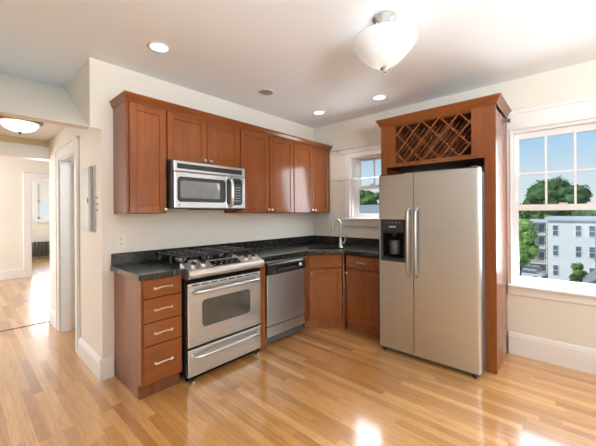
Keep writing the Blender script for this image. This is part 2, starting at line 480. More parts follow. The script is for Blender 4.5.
fr = B().box(XL, FW[0], 9.5, 9.62, 0, 2.7).box(FW[1], 0.6, 9.5, 9.62, 0, 2.7).box(FW[0], FW[1], 9.5, 9.62, 0, FW[2]).box(FW[0], FW[1], 9.5, 9.62, FW[3], 2.7)
struct(fr.build('wall_far', MAT['wall']), 'pale wall of the furthest room with a window over a radiator', 'wall')
w3 = struct(B().box(FW[0] - .1, FW[0], 9.47, 9.5, FW[2] - .1, FW[3] + .1).box(FW[1], FW[1] + .1, 9.47, 9.5, FW[2] - .1, FW[3] + .1).box(FW[0], FW[1], 9.47, 9.5, FW[3], FW[3] + .1).box(FW[0] - .1, FW[1] + .1, 9.44, 9.5, FW[2] - .12, FW[2]).build('window_3', MAT['trim']), 'small bright window in the furthest room through the doorway', 'window')
B().box(FW[0], FW[1], 9.53, 9.57, 1.72, 1.78).box(FW[0], FW[0] + .05, 9.53, 9.57, FW[2], FW[3]).box(FW[1] - .05, FW[1], 9.53, 9.57, FW[2], FW[3]).box(FW[0], FW[1], 9.53, 9.57, FW[2], FW[2] + .05).box(FW[0], FW[1], 9.53, 9.57, FW[3] - .05, FW[3]).build('sash', MAT['sashw'], w3)
B().box(FW[0] + .05, FW[1] - .05, 9.548, 9.552, FW[2] + .05, FW[3] - .05).build('glass_pane', MAT['glass'], w3)

B().box(FW[0] + .01, FW[1] - .01, 9.515, 9.525, 1.80, FW[3]).build('roller_shade', MAT['trim'], w3)
# baseboards
def base_profile(t, h):  # (offset from wall, z)
    return [(0, 0), (t, 0), (t, h - 0.035), (t * 0.75, h - 0.03), (t * 0.75, h - 0.02), (t * 0.35, h - 0.004), (0, h)]
struct(B().prism([(WB - o, z) for o, z in base_profile(0.022, 0.205)], 'y', -2.43, YB).build('baseboard_right', MAT['trim']), 'tall white baseboard under the big right window', 'baseboard')
bb = B().prism([(JX - o, z) for o, z in base_profile(0.02, 0.168)], 'y', WA, 0.655)
bb.prism([(WA - o, z) for o, z in base_profile(0.02, 0.168)], 'x', JX - 0.02, -2.713)
struct(bb.build('baseboard_hall', MAT['trim']), 'white baseboard wrapping the wall corner beside the drawer cabinet', 'baseboard')
bb = B().prism([(JX - o, z) for o, z in base_profile(0.02, 0.168)], 'y', 1.585, 2.08)
struct(bb.build('baseboard_back', MAT['trim']), 'short white baseboard beyond the hall doorway', 'baseboard')
# hall doorway
ca = B().box(JX - 0.018, JX, 0.66, 0.765, 0, 2.085, 0.005).box(JX - 0.018, JX, 1.495, 1.59, 0, 2.085, 0.005).box(JX - 0.018, JX, 0.765, 1.495, 1.975, 2.085, 0.005)
ca.box(JX - 0.026, JX, 0.65, 0.675, 0, 2.10, 0.004).box(JX - 0.026, JX, 1.575, 1.60, 0, 2.10, 0.004).box(JX - 0.03, JX, 0.65, 1.60, 2.085, 2.105, 0.004)
ca.box(JX, JX + 0.14, 0.762, 0.78, 0, 1.98).box(JX, JX + 0.14, 1.48, 1.498, 0, 1.98).box(JX, JX + 0.14, 0.78, 1.48, 1.962, 1.98)
d1 = struct(ca.build('door_1', MAT['trim']), 'white cased hall doorway with its white door standing open', 'door')
lf = B().box(JX + 0.135, JX + 0.80, 1.43, 1.465, 0.01, 1.955, 0.003)
for a, b in ((0.12, 0.85), (1.0, 1.85)):
    for x0, x1 in ((0.22, 0.44), (0.52, 0.72)):
        lf.box(JX + x0, JX + x1, 1.424, 1.432, a, b, 0.004)
lf.build('door_leaf', MAT['door'], d1)
struct(B().box(JX + 0.13, 0.5, 0.14, 0.2, 0, 2.6).build('wall_closet', MAT['wall']), 'plain wall inside the side room', 'wall')
struct(B().box(JX + 0.13, 0.5, 2.1, 2.2, 0, 2.6).build('wall_closet_far', MAT['wall']), 'plain far wall inside the side room', 'wall')

# ------------------------------------------------------------------ windows in the right wall
def sash(name, parent, x, y0, y1, z0, z1, st, rb, rtop, muntins=None):
    """y0<y1 outer rectangle; stiles st, bottom rail rb, top rail rtop"""
    b = B().box(x, x + 0.035, y0, y0 + st, z0, z1, 0.003).box(x, x + 0.035, y1 - st, y1, z0, z1, 0.003)
    b.box(x, x + 0.035, y0 + st, y1 - st, z0, z0 + rb, 0.003).box(x, x + 0.035, y0 + st, y1 - st, z1 - rtop, z1, 0.003)
    if muntins:
        nx, zs = muntins
        for i in range(1, nx):
            yy = y0 + st + (y1 - y0 - 2 * st) * i / nx
            b.box(x + 0.006, x + 0.029, yy - 0.008, yy + 0.008, z0 + rb, z1 - rtop)
        for zz in zs:
            b.box(x + 0.008, x + 0.027, y0 + st, y1 - st, zz - 0.008, zz + 0.008)
    s_ = b.build(name, MAT['sashw'], parent)
    B().box(x + 0.016, x + 0.019, y0 + st - .002, y1 - st + .002, z0 + rb - .002, z1 - rtop + .002).build('glass_pane', MAT['glass'], s_)
    return s_

# big window
w = B()
w.box(WB - 0.02, WB, -2.45, -2.42, 0.66, 2.285, 0.004).box(WB - 0.02, WB, -3.29, -3.17, 0.66, 2.285, 0.004)
w.box(WB - 0.02, WB, -3.17, -2.45, 2.14, 2.285, 0.004)
w.box(WB - 0.035, WB, -3.30, -2.424, 2.268, 2.296, 0.006)
w.box(WB - 0.03, WB, -3.195, -2.425, 2.118, 2.145, 0.006)
w.box(WB - 0.028, WB, -2.458, -2.444, 0.66, 2.14, 0.004).box(WB - 0.028, WB, -3.176, -3.162, 0.66, 2.14, 0.004)
# jamb liner
w.box(WB, WB + 0.16, -2.47, -2.45, 0.66, 2.125).box(WB, WB + 0.16, -3.17, -3.15, 0.66, 2.125).box(WB, WB + 0.16, -3.15, -2.47, 2.095, 2.125).box(WB, WB + 0.16, -3.15, -2.47, 0.655, 0.672)
win1 = struct(w.build('window_1', MAT['trim']), 'large white double-hung window looking onto trees and a white building', 'window')
B().box(WB - 0.055, WB, -3.34, -2.424, 0.638, 0.664, 0.008, 2).build('window_sill', MAT['trim'], win1)
B().box(WB - 0.018, WB, -3.30, -2.424, 0.565, 0.638, 0.004).build('window_apron', MAT['trim'], win1)
sash('upper_sash', win1, WB + 0.075, -3.15, -2.47, 1.375, 2.095, 0.04, 0.035, 0.055, (3, [1.71]))
sash('lower_sash', win1, WB + 0.035, -3.15, -2.47, 0.672, 1.415, 0.035, 0.062, 0.055)
B().box(WB + 0.025, WB + 0.045, -2.86, -2.80, 1.415, 1.43, 0.004).build('sash_lock', MAT['nickel'], win1)
# small window above the sink
w = B()
w.box(WB - 0.02, WB, -0.66, -0.58, 1.28, 2.16, 0.004).box(WB - 0.02, WB, -1.345, -1.27, 1.28, 2.16, 0.004)
w.box(WB - 0.02, WB, -1.27, -0.66, 2.08, 2.16, 0.004).box(WB - 0.03, WB, -1.35, -0.575, 2.145, 2.165, 0.005)
w.box(WB, WB + 0.16, -0.69, -0.655, 1.27, 2.085).box(WB, WB + 0.16, -1.275, -1.24, 1.27, 2.085).box(WB, WB + 0.16, -1.24, -0.69, 2.06, 2.085).box(WB, WB + 0.16, -1.24, -0.69, 1.27, 1.29)
win2 = struct(w.build('window_2', MAT['trim']), 'small white double-hung window above the sink faucet', 'window')
B().box(WB - 0.045, WB, -1.36, -0.555, 1.252, 1.28, 0.007, 2).build('window_sill', MAT['trim'], win2)
B().box(WB - 0.018, WB, -1.345, -0.575, 1.176, 1.252, 0.004).build('window_apron', MAT['trim'], win2)
sash('upper_sash', win2, WB + 0.075, -1.24, -0.69, 1.66, 2.06, 0.07, 0.04, 0.025, (2, []))
sash('lower_sash', win2, WB + 0.035, -1.24, -0.69, 1.29, 1.705, 0.07, 0.045, 0.045)
B().box(WB + 0.025, WB + 0.045, -0.99, -0.94, 1.705, 1.72, 0.004).build('sash_lock', MAT['nickel'], win2)

# ------------------------------------------------------------------ cabinet pieces (front faces -y, x to the right)
def shaker(name, x0, x1, z0, z1, y, mat, parent, rail=0.057, t=0.02):
    b = B()
    b.box(x0 + 0.01, x1 - 0.01, y + 0.008, y + t - 0.002, z0 + 0.01, z1 - 0.01)
    b.box(x0, x0 + rail, y, y + t, z0, z1, 0.003).box(x1 - rail, x1, y, y + t, z0, z1, 0.003)
    b.box(x0 + rail - .001, x1 - rail + .001, y, y + t, z0, z0 + rail, 0.003).box(x0 + rail - .001, x1 - rail + .001, y, y + t, z1 - rail, z1, 0.003)
    return b.build(name, mat, parent)
def knob(x, y, z, parent, mat=None):
    B().lathe([(0.0, -0.026), (0.009, -0.026), (0.0145, -0.021), (0.0145, -0.016), (0.008, -0.011), (0.006, 0)], (x, y, z), 'y', 16).build('knob', mat or MAT['nickel'], parent, True)
def pull(x, y, z, parent, w=0.062):
    pts = [(x - w, y, z - 0.006), (x - w, y - 0.014, z - 0.006), (x - w * 0.75, y - 0.023, z - 0.002), (x - w * 0.3, y - 0.028, z + 0.004), (x + w * 0.3, y - 0.028, z + 0.004), (x + w * 0.75, y - 0.023, z - 0.002), (x + w, y - 0.014, z - 0.006), (x + w, y, z - 0.006)]
    b = B().tube(pts, [0.007, 0.007, 0.006, 0.005, 0.005, 0.006, 0.007, 0.007], 8)
    b.cyl((x - w, y - 0.004, z - 0.006), 0.010, 0.004, 'y', 12).cyl((x + w, y - 0.004, z - 0.006), 0.010, 0.004, 'y', 12)
    b.build('pull_handle', MAT['champ'], parent, True)

# upper cabinets on the back wall: local y 0 at wall, depth -0.30
UY = -0.327
def upper(name, label, x0, x1, z0, z1, doors, knobs):
    r = thing(name, label, 'cabinet', (x0, WA - 0.001, z0), 0, 'cherry wall cabinets above the counter')
    yb, yf = 0.0, UY + 0.021 - (WA - 0.001)
    Wd, Hh = x1 - x0, z1 - z0
    c = B().box(0.001, Wd - 0.001, yf, yb, 0, Hh, 0.002)
    c.build('body', MAT['cab'], r)
    n = len(doors)
    for i, (a, b_) in enumerate(doors):
        d = shaker('door', a - x0, b_ - x0, 0.004, Hh - 0.022, yf - 0.0205, MAT['cab'], r)
        kx, kz = knobs[i]
        knob(kx - x0, yf - 0.0205, kz - z0, d)
    return r
upper('wall_cabinet', 'tall single-door cherry wall cabinet at the left end beside the microwave', -2.707, -2.389, 1.352, 2.25, [(-2.683, -2.394)], [(-2.408, 1.385)])
upper('wall_cabinet', 'short two-door cherry wall cabinet directly above the microwave', -2.388, -1.622, 1.808, 2.25, [(-2.383, -2.009), (-2.003, -1.628)], [(-2.035, 1.845), (-1.975, 1.845)])
upper('wall_cabinet', 'tall two-door cherry wall cabinet just right of the microwave', -1.620, -0.806, 1.352, 2.25, [(-1.612, -1.218), (-1.208, -0.812)], [(-1.238, 1.388), (-1.188, 1.388)])
upper('wall_cabinet', 'tall two-door cherry wall cabinet in the corner by the small window', -0.804, WB - 0.004, 1.352, 2.25, [(-0.798, -0.438), (-0.430, -0.062)], [(-0.462, 1.388), (-0.406, 1.388)])
# crown moulding over all of them
prof = [(0.0, 0.0), (-0.007, 0.0), (-0.009, 0.010), (-0.018, 0.017), (-0.032, 0.037), (-0.037, 0.044), (-0.045, 0.046), (-0.045, 0.058), (0.0, 0.058)]
zc = 2.228
yfr = UY - 0.001
def mitred_crown(b, front_pts):
    """front_pts: for each profile point, list of plan positions along the run (already mitred)"""
    rings = []
    for pts in front_pts:
        rings.append([b.bm.verts.new(p) for p in pts])
    k = len(rings[0])
    for i in range(len(rings)):
        A, D = rings[i], rings[(i + 1) % len(rings)]
        for j in range(k - 1):
            b.bm.faces.new((A[j], D[j], D[j + 1], A[j + 1]))
    b.bm.faces.new([r_[0] for r_ in rings]); b.bm.faces.new([r_[-1] for r_ in rings])
cb = B()
rings = []
for o, z in prof:
    rings.append([(-2.706 + o * 0.62, WA - 0.002, zc + z), (-2.706 + o * 0.62, yfr + o, zc + z), (-1.18, yfr + o, zc + z), (WB - 0.004, yfr + o, zc + z)])
mitred_crown(cb, rings)
tag(cb.build('crown_moulding', MAT['cabx']), 'long cherry crown moulding running over the row of wall cabinets', 'crown moulding')

# microwave
mw = thing('microwave', 'stainless over-the-range microwave hung under the short wall cabinet', 'microwave', (-2.385, WA - 0.002, 1.392))
MF = -0.42 - (WA - 0.002)    # local y of door face
Wm, Hm = 0.755, 0.412
B().box(0.0, Wm, MF + 0.03, 0, 0.0, Hm, 0.004).build('body', MAT['black'], mw)
B().box(0.012, Wm - 0.005, MF + 0.004, MF + 0.032, 0.318, Hm - 0.003, 0.006, 2).build('front_panel', MAT['steel'], mw)
vg = B().box(0.040, Wm - 0.045, MF - 0.0005, MF + 0.006, 0.342, 0.385)
vg_o = vg.build('vent_grille', MAT['black'], mw)
vs = B()
for i in range(4):
    vs.box(0.045, Wm - 0.05, MF - 0.003, MF + 0.001, 0.346 + i * 0.0095, 0.350 + i * 0.0095)
vs.build('louver', MAT['charcoal'], vg_o)
dr = B().box(0.012, 0.522, MF, MF + 0.03, 0.004, 0.316, 0.008, 2).build('door', MAT['steel'], mw)
def rrect(cx, cz, w, h, r, n=6):
    out = []
    for sx_, sz_, a0 in ((1, 1, 0), (-1, 1, 90), (-1, -1, 180), (1, -1, 270)):
        for i in range(n + 1):
            t = math.radians(a0 + 90 * i / n)
            out.append((cx + sx_ * (w / 2 - r) + r * math.cos(t), cz + sz_ * (h / 2 - r) + r * math.sin(t)))
    return out
B().prism(rrect(0.277, 0.166, 0.475, 0.215, 0.03), 'y', MF - 0.003, MF + 0.004).build('window_bezel', MAT['charcoal'], dr)
B().prism(rrect(0.258, 0.166, 0.390, 0.150, 0.022), 'y', MF - 0.0045, MF).build('window', MAT['mglass'], dr)
B().tube([(0.565, MF, 0.29), (0.565, MF - 0.03, 0.285), (0.560, MF - 0.048, 0.25), (0.555, MF - 0.054, 0.165), (0.560, MF - 0.048, 0.075), (0.565, MF - 0.03, 0.035), (0.565, MF, 0.03)], 0.0155, 12).build('handle', MAT['nickel'], mw, True)
B().box(0.524, Wm - 0.004, MF, MF + 0.03, 0.004, 0.316, 0.008, 2).build('side_trim', MAT['steel'], mw)
cp = B().prism(rrect(0.620, 0.168, 0.184, 0.262, 0.035), 'y', MF - 0.003, MF + 0.004).build('control_panel', MAT['black'], mw)
B().box(0.605, 0.690, MF - 0.0045, MF - 0.002, 0.245, 0.275).build('display', MAT['display'], cp)
for i in range(6):
    for j in range(3):
        B().box(0.606 + j * 0.03, 0.628 + j * 0.03, MF - 0.0042, MF - 0.002, 0.078 + i * 0.026, 0.084 + i * 0.026).build('key', MAT['ink'], cp)
B().lathe([(0.0, -0.001), (0.010, -0.001), (0.010, 0.002)], (0.055, MF, 0.033), 'y', 20).lathe([(0.0065, -0.0016), (0.0075, -0.0016), (0.0075, 0.0)], (0.055, MF, 0.033), 'y', 20).build('badge', MAT['pdark'], dr)
B().box(0.30, 0.70, -0.26, -0.08, -0.006, 0.001, 0.002).build('grease_filter', MAT['greyp'], mw)

# ------------------------------------------------------------------ base run on the back wall
FY = -0.608
# drawer cabinet
dbw = 0.303
db = thing('drawer_cabinet', 'narrow cherry base cabinet with four drawers left of the stove', 'cabinet', (-2.706, FY, 0))
dep = -(FY - WA) - 0.002
c = B().prism([(0.02, 0.878), (dep, 0.878), (dep, 0.0), (0.075, 0.0), (0.075, 0.105), (0.02, 0.105)], 'x', 0.0, dbw)
c.build('body', MAT['cab'], db)
B().box(0.002, dbw, 0.060, 0.074, 0.0, 0.104).build('toe_kick', MAT['cabin'], db)
for z0, z1 in ((0.735, 0.872), (0.560, 0.729), (0.392, 0.554), (0.120, 0.386)):
    d = B().box(0.010, dbw - 0.004, 0.0, 0.0195, z0, z1, 0.004).build('drawer', MAT['cabx'], db)
    pull(0.155, 0.0, (z0 + z1) / 2 + 0.004, d)

# stove
sv = thing('stove', 'stainless slide-in gas stove with black grates beneath the microwave', 'stove', (-2.382, FY, 0))
Ws = 0.764
sd = -(FY - WA) - 0.03
B().box(0.004, Ws - 0.004, 0.005, sd, 0.045, 0.90, 0.003).build('body', MAT['black'], sv)
OY = -0.032
dr = B().box(0.006, Ws - 0.006, OY, 0.004, 0.284, 0.792, 0.008, 2).build('oven_door', MAT['steel'], sv)
B().prism(rrect(Ws / 2 - 0.004, 0.536, 0.495, 0.222, 0.035), 'y', OY - 0.002, OY + 0.003).build('oven_window', MAT['oglass'], dr)
v = B()
for i in range(8):
    v.box(0.04 + i * 0.087, 0.107 + i * 0.087, OY - 0.001, OY + 0.003, 0.771, 0.781)
v.build('vent_slot', MAT['slot'], dr)
def bow_handle(x0, x1, y, z, out, r, parent, name, mat):
    B().tube([(x0, y, z), (x0 + 0.004, y - out * 0.6, z), (x0 + 0.03, y - out, z), (x0 + (x1 - x0) * 0.3, y - out * 1.12, z), (x0 + (x1 - x0) * 0.7, y - out * 1.12, z), (x1 - 0.03, y - out, z), (x1 - 0.004, y - out * 0.6, z), (x1, y, z)], r, 12).build(name, mat, parent, True)
bow_handle(0.052, Ws - 0.045, OY, 0.728, 0.05, 0.0135, dr, 'handle', MAT['steel'])
wd = B().box(0.006, Ws - 0.006, OY, 0.004, 0.050, 0.268, 0.008, 2).build('storage_drawer', MAT['steel'], sv)
bow_handle(0.052, Ws - 0.045, OY, 0.212, 0.045, 0.0125, wd, 'handle', MAT['steel'])
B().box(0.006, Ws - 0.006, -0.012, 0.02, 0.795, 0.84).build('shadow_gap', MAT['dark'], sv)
# control panel bullnose
prof_c = [(-0.045, 0.832), (-0.068, 0.845), (-0.078, 0.865), (-0.076, 0.885), (-0.064, 0.900), (0.055, 0.945), (0.075, 0.945), (0.075, 0.832)]
cpn = B().prism(prof_c, 'x', -0.002, Ws + 0.002).build('control_panel', MAT['steelp'], sv)
sl = math.atan2(0.045, 0.119)
def on_slope(t):  # t 0..1 along slope
    return (-0.064 + 0.119 * t, 0.900 + 0.045 * t)
dy, dz_ = on_slope(0.18); ey, ez = on_slope(0.85)
nx_ = (-math.sin(sl), math.cos(sl))
B().prism([(dy, dz_), (ey, ez), (ey + nx_[0] * 0.002, ez + nx_[1] * 0.002), (dy + nx_[0] * 0.002, dz_ + nx_[1] * 0.002)], 'x', 0.235, 0.520).build('display_panel', MAT['bglass'], cpn)
for i in range(9):
    ty, tz = on_slope(0.35 + 0.3 * (i % 2))
    B().box(0.25 + i * 0.029, 0.266 + i * 0.029, ty - 0.004, ty + 0.004, tz + 0.0015, tz + 0.0035).build('key', MAT['ink'], cpn)
for kx in (0.070, 0.160, 0.600, 0.690):
    ky, kz = on_slope(0.55)
    k_ = B().lathe([(0.025, 0.0), (0.025, 0.005), (0.020, 0.008), (0.0195, 0.020), (0.0, 0.020)], (0, 0, 0), 'z', 20).build('knob', MAT['champ'], sv, True)
    k_.location = (kx, ky, kz); k_.rotation_euler = (sl, 0, 0)
    kc = B().lathe([(0.0205, 0.020), (0.020, 0.030), (0.017, 0.034), (0.0, 0.034)], (0, 0, 0), 'z', 20)
    kc.box(-0.004, 0.004, -0.019, 0.019, 0.031, 0.040)
    kc.build('knob_cap', MAT['black'], k_, True)
# cooktop
B().box(-0.006, Ws + 0.006, 0.075, sd, 0.905, 0.932, 0.006, 2).build('cooktop', MAT['bglass'], sv)
for bx, by in ((0.18, 0.19), (0.58, 0.19), (0.18, 0.42), (0.58, 0.42), (0.38, 0.305)):
    bn = B().lathe([(0.052, 0), (0.050, 0.010), (0.036, 0.014), (0.036, 0.020), (0.0, 0.020)], (bx, by, 0.932), 'z', 24).build('burner', MAT['nickel'], sv, True)
    B().lathe([(0.034, 0), (0.036, 0.006), (0.030, 0.011), (0.0, 0.012)], (bx, by, 0.952), 'z', 24).build('burner_cap', MAT['iron'], bn, True)
def grate(x0, x1):
    b = B(); y0, y1, zt = 0.092, sd - 0.02, 0.998
    t = 0.0085
    for yy in (y0, (y0 + y1) / 2, y1): b.box(x0, x1, yy - t, yy + t, zt - 0.014, zt, 0.002)
    for xx in (x0 + t, x1 - t): b.box(xx - t, xx + t, y0, y1, zt - 0.014, zt, 0.002)
    cx = (x0 + x1) / 2
    for cy in (0.19, 0.42):
        for dx_, dy_ in ((1, 0), (-1, 0), (0, 1), (0, -1), (0.7, 0.7), (-0.7, 0.7), (0.7, -0.7), (-0.7, -0.7)):
            L = 0.088
            p0 = (cx + dx_ * 0.028, cy + dy_ * 0.028, zt + 0.004); p1 = (cx + dx_ * L, cy + dy_ * L, zt - 0.006)
            b.tube([p0, p1], 0.0085, 6)
        ring = [(cx + 0.075 * math.cos(a * PI / 8), cy + 0.075 * math.sin(a * PI / 8), zt - 0.008) for a in range(17)]
        b.tube(ring, 0.007, 6)
    for xx in (x0 + 0.012, x1 - 0.012):
        for yy in (y0 + 0.004, y1 - 0.004, (y0 + y1) / 2):
            b.tube([(xx, yy, 0.933), (xx, yy, zt - 0.004)], [0.013, 0.010], 6)
    b.build('grate', MAT['iron'], sv)
grate(0.022, 0.268); grate(0.274, 0.490); grate(0.496, 0.742)
for xx in (0.03, Ws - 0.06):
    B().box(xx, xx + 0.035, -0.045, 0.02, 0.0, 0.016, 0.004).lathe([(0.010, 0), (0.010, 0.04)], (xx + 0.018, 0.03, 0.008), 'z', 10).build('foot', MAT['nickel'], sv)
B().box(0.01, Ws - 0.01, 0.012, 0.02, 0.012, 0.05).build('toe_panel', MAT['dark'], sv)
# filler between stove and dishwasher
tag(B().box(-1.610, -1.536, FY + 0.001, FY + 0.021, 0.0, 0.877, 0.002).box(-1.600, -1.546, FY + 0.02, WA - 0.004, 0.0, 0.877).build('filler_panel', MAT['cab']), 'slim cherry filler panel between the stove and the dishwasher', 'cabinet panel')

# dishwasher
dw = thing('dishwasher', 'stainless dishwasher with black control strip right of the stove', 'dishwasher', (-1.530, FY, 0))
Wd = 0.583
B().box(0.004, Wd - 0.004, 0.03, dep - 0.01, 0.02, 0.868).build('body', MAT['greyp'], dw)
B().box(0.006, Wd - 0.006, -0.014, 0.03, 0.213, 0.724, 0.006, 2).build('door', MAT['steeld'], dw)
cpd = B().prism([(-0.018, 0.728), (-0.030, 0.738), (-0.030, 0.826), (-0.016, 0.845), (0.03, 0.845), (0.03, 0.728)], 'x', 0.004, Wd - 0.004).build('control_panel', MAT['black'], dw)
B().box(0.12, 0.44, -0.0315, -0.027, 0.766, 0.806, 0.001).build('handle_recess', MAT['dark'], cpd)
for i in range(7): B().box(0.14 + i * 0.04, 0.16 + i * 0.04, -0.0325, -0.030, 0.772, 0.776).build('key', MAT['ink'], cpd)
B().box(0.07, 0.10, -0.0310, -0.028, 0.752, 0.757).build('badge', MAT['ink'], cpd)
B().lathe([(0.0, -0.018), (0.013, -0.018), (0.016, -0.013), (0.017, 0)], (0.478, -0.030, 0.786), 'y', 20).build('dial', MAT['white'], cpd, True)
B().box(0.006, Wd - 0.006, -0.008, 0.03, 0.848, 0.866, 0.002).build('top_strip', MAT['steeld'], dw)
B().box(0.006, Wd - 0.006, -0.010, 0.03, 0.100, 0.203, 0.004).build('lower_panel', MAT['steeld'], dw)
B().box(0.006, Wd - 0.006, 0.055, 0.07, 0.005, 0.10).build('toe_kick', MAT['dark'], dw)
for xx in (0.03, Wd - 0.03):
    B().lathe([(0.016, 0), (0.016, 0.008), (0.006, 0.010), (0.006, 0.03)], (xx, 0.09, 0), 'z', 12).build('foot', MAT['black'], dw)

# diagonal sink cabinet
p0 = Vector((-0.878, FY)); p1 = Vector((-0.62, -0.934))
dv = (p1 - p0); L = dv.length; ang = math.atan2(dv.y, dv.x)
sk = thing('sink_cabinet', 'diagonal cherry corner cabinet with one door under the sink', 'cabinet', (p0.x, p0.y, 0), ang)
rot = Matrix.Rotation(-ang, 2)
def loc2(x, y):
    q = rot @ (Vector((x, y)) - p0); return (q.x, q.y)
ff = B()
ff.box(0.0, 0.02, 0.02, 0.04, 0.105, 0.878).box(L - 0.02, L, 0.02, 0.04, 0.105, 0.878).box(0.02, L - 0.02, 0.02, 0.04, 0.105, 0.15).box(0.02, L - 0.02, 0.02, 0.04, 0.86, 0.878).box(0.02, L - 0.02, 0.02, 0.04, 0.69, 0.735)
ff.build('face_frame', MAT['cab'], sk)
fl = [(-0.944, FY + 0.002), (-0.878, FY + 0.002), (-0.862, FY + 0.022), (-0.944, FY + 0.022)]
B().prism([loc2(*q) for q in fl], 'z', 0.105, 0.878).build('side_stile', MAT['cab'], sk)
bx = [(-0.940, FY + 0.03), (-0.860, FY + 0.03), (-0.604, -0.932), (WB - 0.01, -0.932), (WB - 0.01, WA - 0.01), (-0.940, WA - 0.01)]
b = B().prism([loc2(*q) for q in bx], 'z', 0.105, 0.125)
for i in (2, 5):
    a_, b_ = Vector(bx[i]), Vector(bx[(i + 1) % 6])
    n_ = Vector((-(b_ - a_).y, (b_ - a_).x)).normalized() * 0.015
    b.prism([loc2(*a_), loc2(*b_), loc2(*(b_ + n_)), loc2(*(a_ + n_))], 'z', 0.125, 0.70)
b.build('body', MAT['cabin'], sk)
shaker('door', 0.012, L - 0.030, 0.150, 0.703, 0.0, MAT['cab'], sk)
knob(0.040, 0.0, 0.655, [o for o in sk.children if o.name.startswith('door')][0])
B().box(0.012, L - 0.030, 0.0, 0.0195, 0.722, 0.866, 0.004).build('false_drawer', MAT['cabx'], sk)
B().box(-0.05, L + 0.01, 0.050, 0.065, 0.0, 0.104).build('toe_kick', MAT['cab'], sk)

# cabinet on the window wall, next to the refrigerator (front faces -x)
FX = -0.62
we = thing('base_cabinet', 'cherry base cabinet with one drawer and door beside the refrigerator', 'cabinet', (FX, -0.940, 0), -PI / 2)
We = 0.438; de = WB - FX - 0.003
B().prism([(0.02, 0.878), (de, 0.878), (de, 0.0), (0.075, 0.0), (0.075, 0.105), (0.02, 0.105)], 'x', 0.004, We).build('body', MAT['cab'], we)
B().box(0.0, We, 0.060, 0.074, 0.0, 0.104).build('toe_kick', MAT['cab'], we)
d = B().box(0.012, We - 0.006, 0.0, 0.0195, 0.728, 0.866, 0.004).build('drawer', MAT['cabx'], we)
pull(0.215, 0.0, 0.797, d, 0.05)
d = shaker('door', 0.012, We - 0.006, 0.140, 0.712, 0.0, MAT['cab'], we)
knob(0.032, 0.0, 0.668, d)

# ------------------------------------------------------------------ granite worktops
ct = B().slab([(-2.735, WA - 0.003), (-2.735, -0.632), (-2.728, -0.640), (-2.392, -0.640), (-2.392, WA - 0.003)], [], 0.880, 0.920)
tag(ct.build('worktop', MAT['granite']), 'short dark granite worktop over the four-drawer cabinet', 'worktop')
fd = dv.normalized(); bn = Vector((-fd.y, fd.x))
mid = (p0 + p1) / 2
q0 = p0 - bn * 0.035; q1 = p1 - bn * 0.035
sc_ = mid + bn * 0.215
hole = []
for x, y in rrect(0, 0, 0.42, 0.33, 0.07):
    q = sc_ + fd * x + bn * y; hole.append((q.x, q.y))
outer = [(-1.606, WA - 0.003), (-1.606, -0.640), (q0.x - 0.02, -0.640), (q1.x, q1.y - 0.0), (-0.653, -1.0), (-0.653, -1.381), (WB - 0.003, -1.381), (WB - 0.003, WA - 0.003)]
ct = B().slab(outer, [hole], 0.880, 0.920)
tag(ct.build('worktop', MAT['granite']), 'dark granite corner worktop holding the sink over the dishwasher', 'worktop')
tag(B().box(-2.728, WB - 0.024, WA - 0.022, WA - 0.002, 0.9215, 1.020, 0.003).build('backsplash', MAT['granite']), 'long low granite backsplash behind the stove', 'backsplash')
tag(B().box(WB - 0.022, WB - 0.002, -1.38, WA - 0.002, 0.9215, 1.020, 0.003).build('backsplash', MAT['granite']), 'low granite backsplash under the small window by the faucet', 'backsplash')
# sink bowl
b = B()
def ring_pts(w_, h_, r_, z):
    out = []
    for x, y in rrect(0, 0, w_, h_, r_):
        q = sc_ + fd * x + bn * y; out.append((q.x, q.y, z))
    return out
rgs = [ring_pts(0.44, 0.35, 0.08, 0.8785), ring_pts(0.415, 0.325, 0.07, 0.8785), ring_pts(0.405, 0.315, 0.07, 0.75), ring_pts(0.36, 0.27, 0.06, 0.725), ring_pts(0.05, 0.05, 0.024, 0.72)]
rv = [[b.bm.verts.new(p) for p in r_] for r_ in rgs]
for A, D in zip(rv, rv[1:]):
    for i in range(len(A)):
        j = (i + 1) % len(A); b.bm.faces.new((A[i], A[j], D[j], D[i]))
b.bm.faces.new(rv[-1])
skb = b.build('sink', MAT['steel'], None, True)
tag(skb, 'stainless undermount sink sunk into the diagonal granite corner', 'sink')
md = skb.modifiers.new('thickness', 'SOLIDIFY'); md.thickness = 0.002
B().lathe([(0.028, 0), (0.028, 0.003), (0.0, 0.004)], (sc_.x, sc_.y, 0.7205), 'z', 20).build('drain', MAT['chrome'], skb, True)
# faucet
fx_, fy_ = -0.425, -0.752
fc = thing('faucet', 'brushed nickel gooseneck faucet behind the corner sink', 'faucet', (fx_, fy_, 0.9205))
B().lathe([(0.030, 0), (0.030, 0.006), (0.024, 0.012), (0.022, 0.06), (0.019, 0.075), (0.016, 0.12)], (0, 0, 0), 'z', 20).build('base', MAT['nickel'], fc, True)
hd = Vector((sc_.x - fx_, sc_.y - fy_)).normalized()
hd = Vector((-0.80, 0.60)) * 0.5 + hd * 0.5; hd.normalize()
pts = [(0, 0, 0.10), (0, 0, 0.275)]
R_ = 0.052
for i in range(1, 11):
    t = PI * i / 10 * 1.05
    pts.append((hd.x * R_ * (1 - math.cos(t)), hd.y * R_ * (1 - math.cos(t)), 0.28 + R_ * 1.25 * math.sin(t)))
B().tube(pts, 0.0125, 12).build('spout', MAT['hnd'], fc, True)
e_ = Vector(pts[-1])
B().lathe([(0.0135, 0.0), (0.017, -0.02), (0.020, -0.055), (0.018, -0.062), (0.0, -0.062)], tuple(e_), 'z', 16).build('spray_head', MAT['hnd'], fc, True)
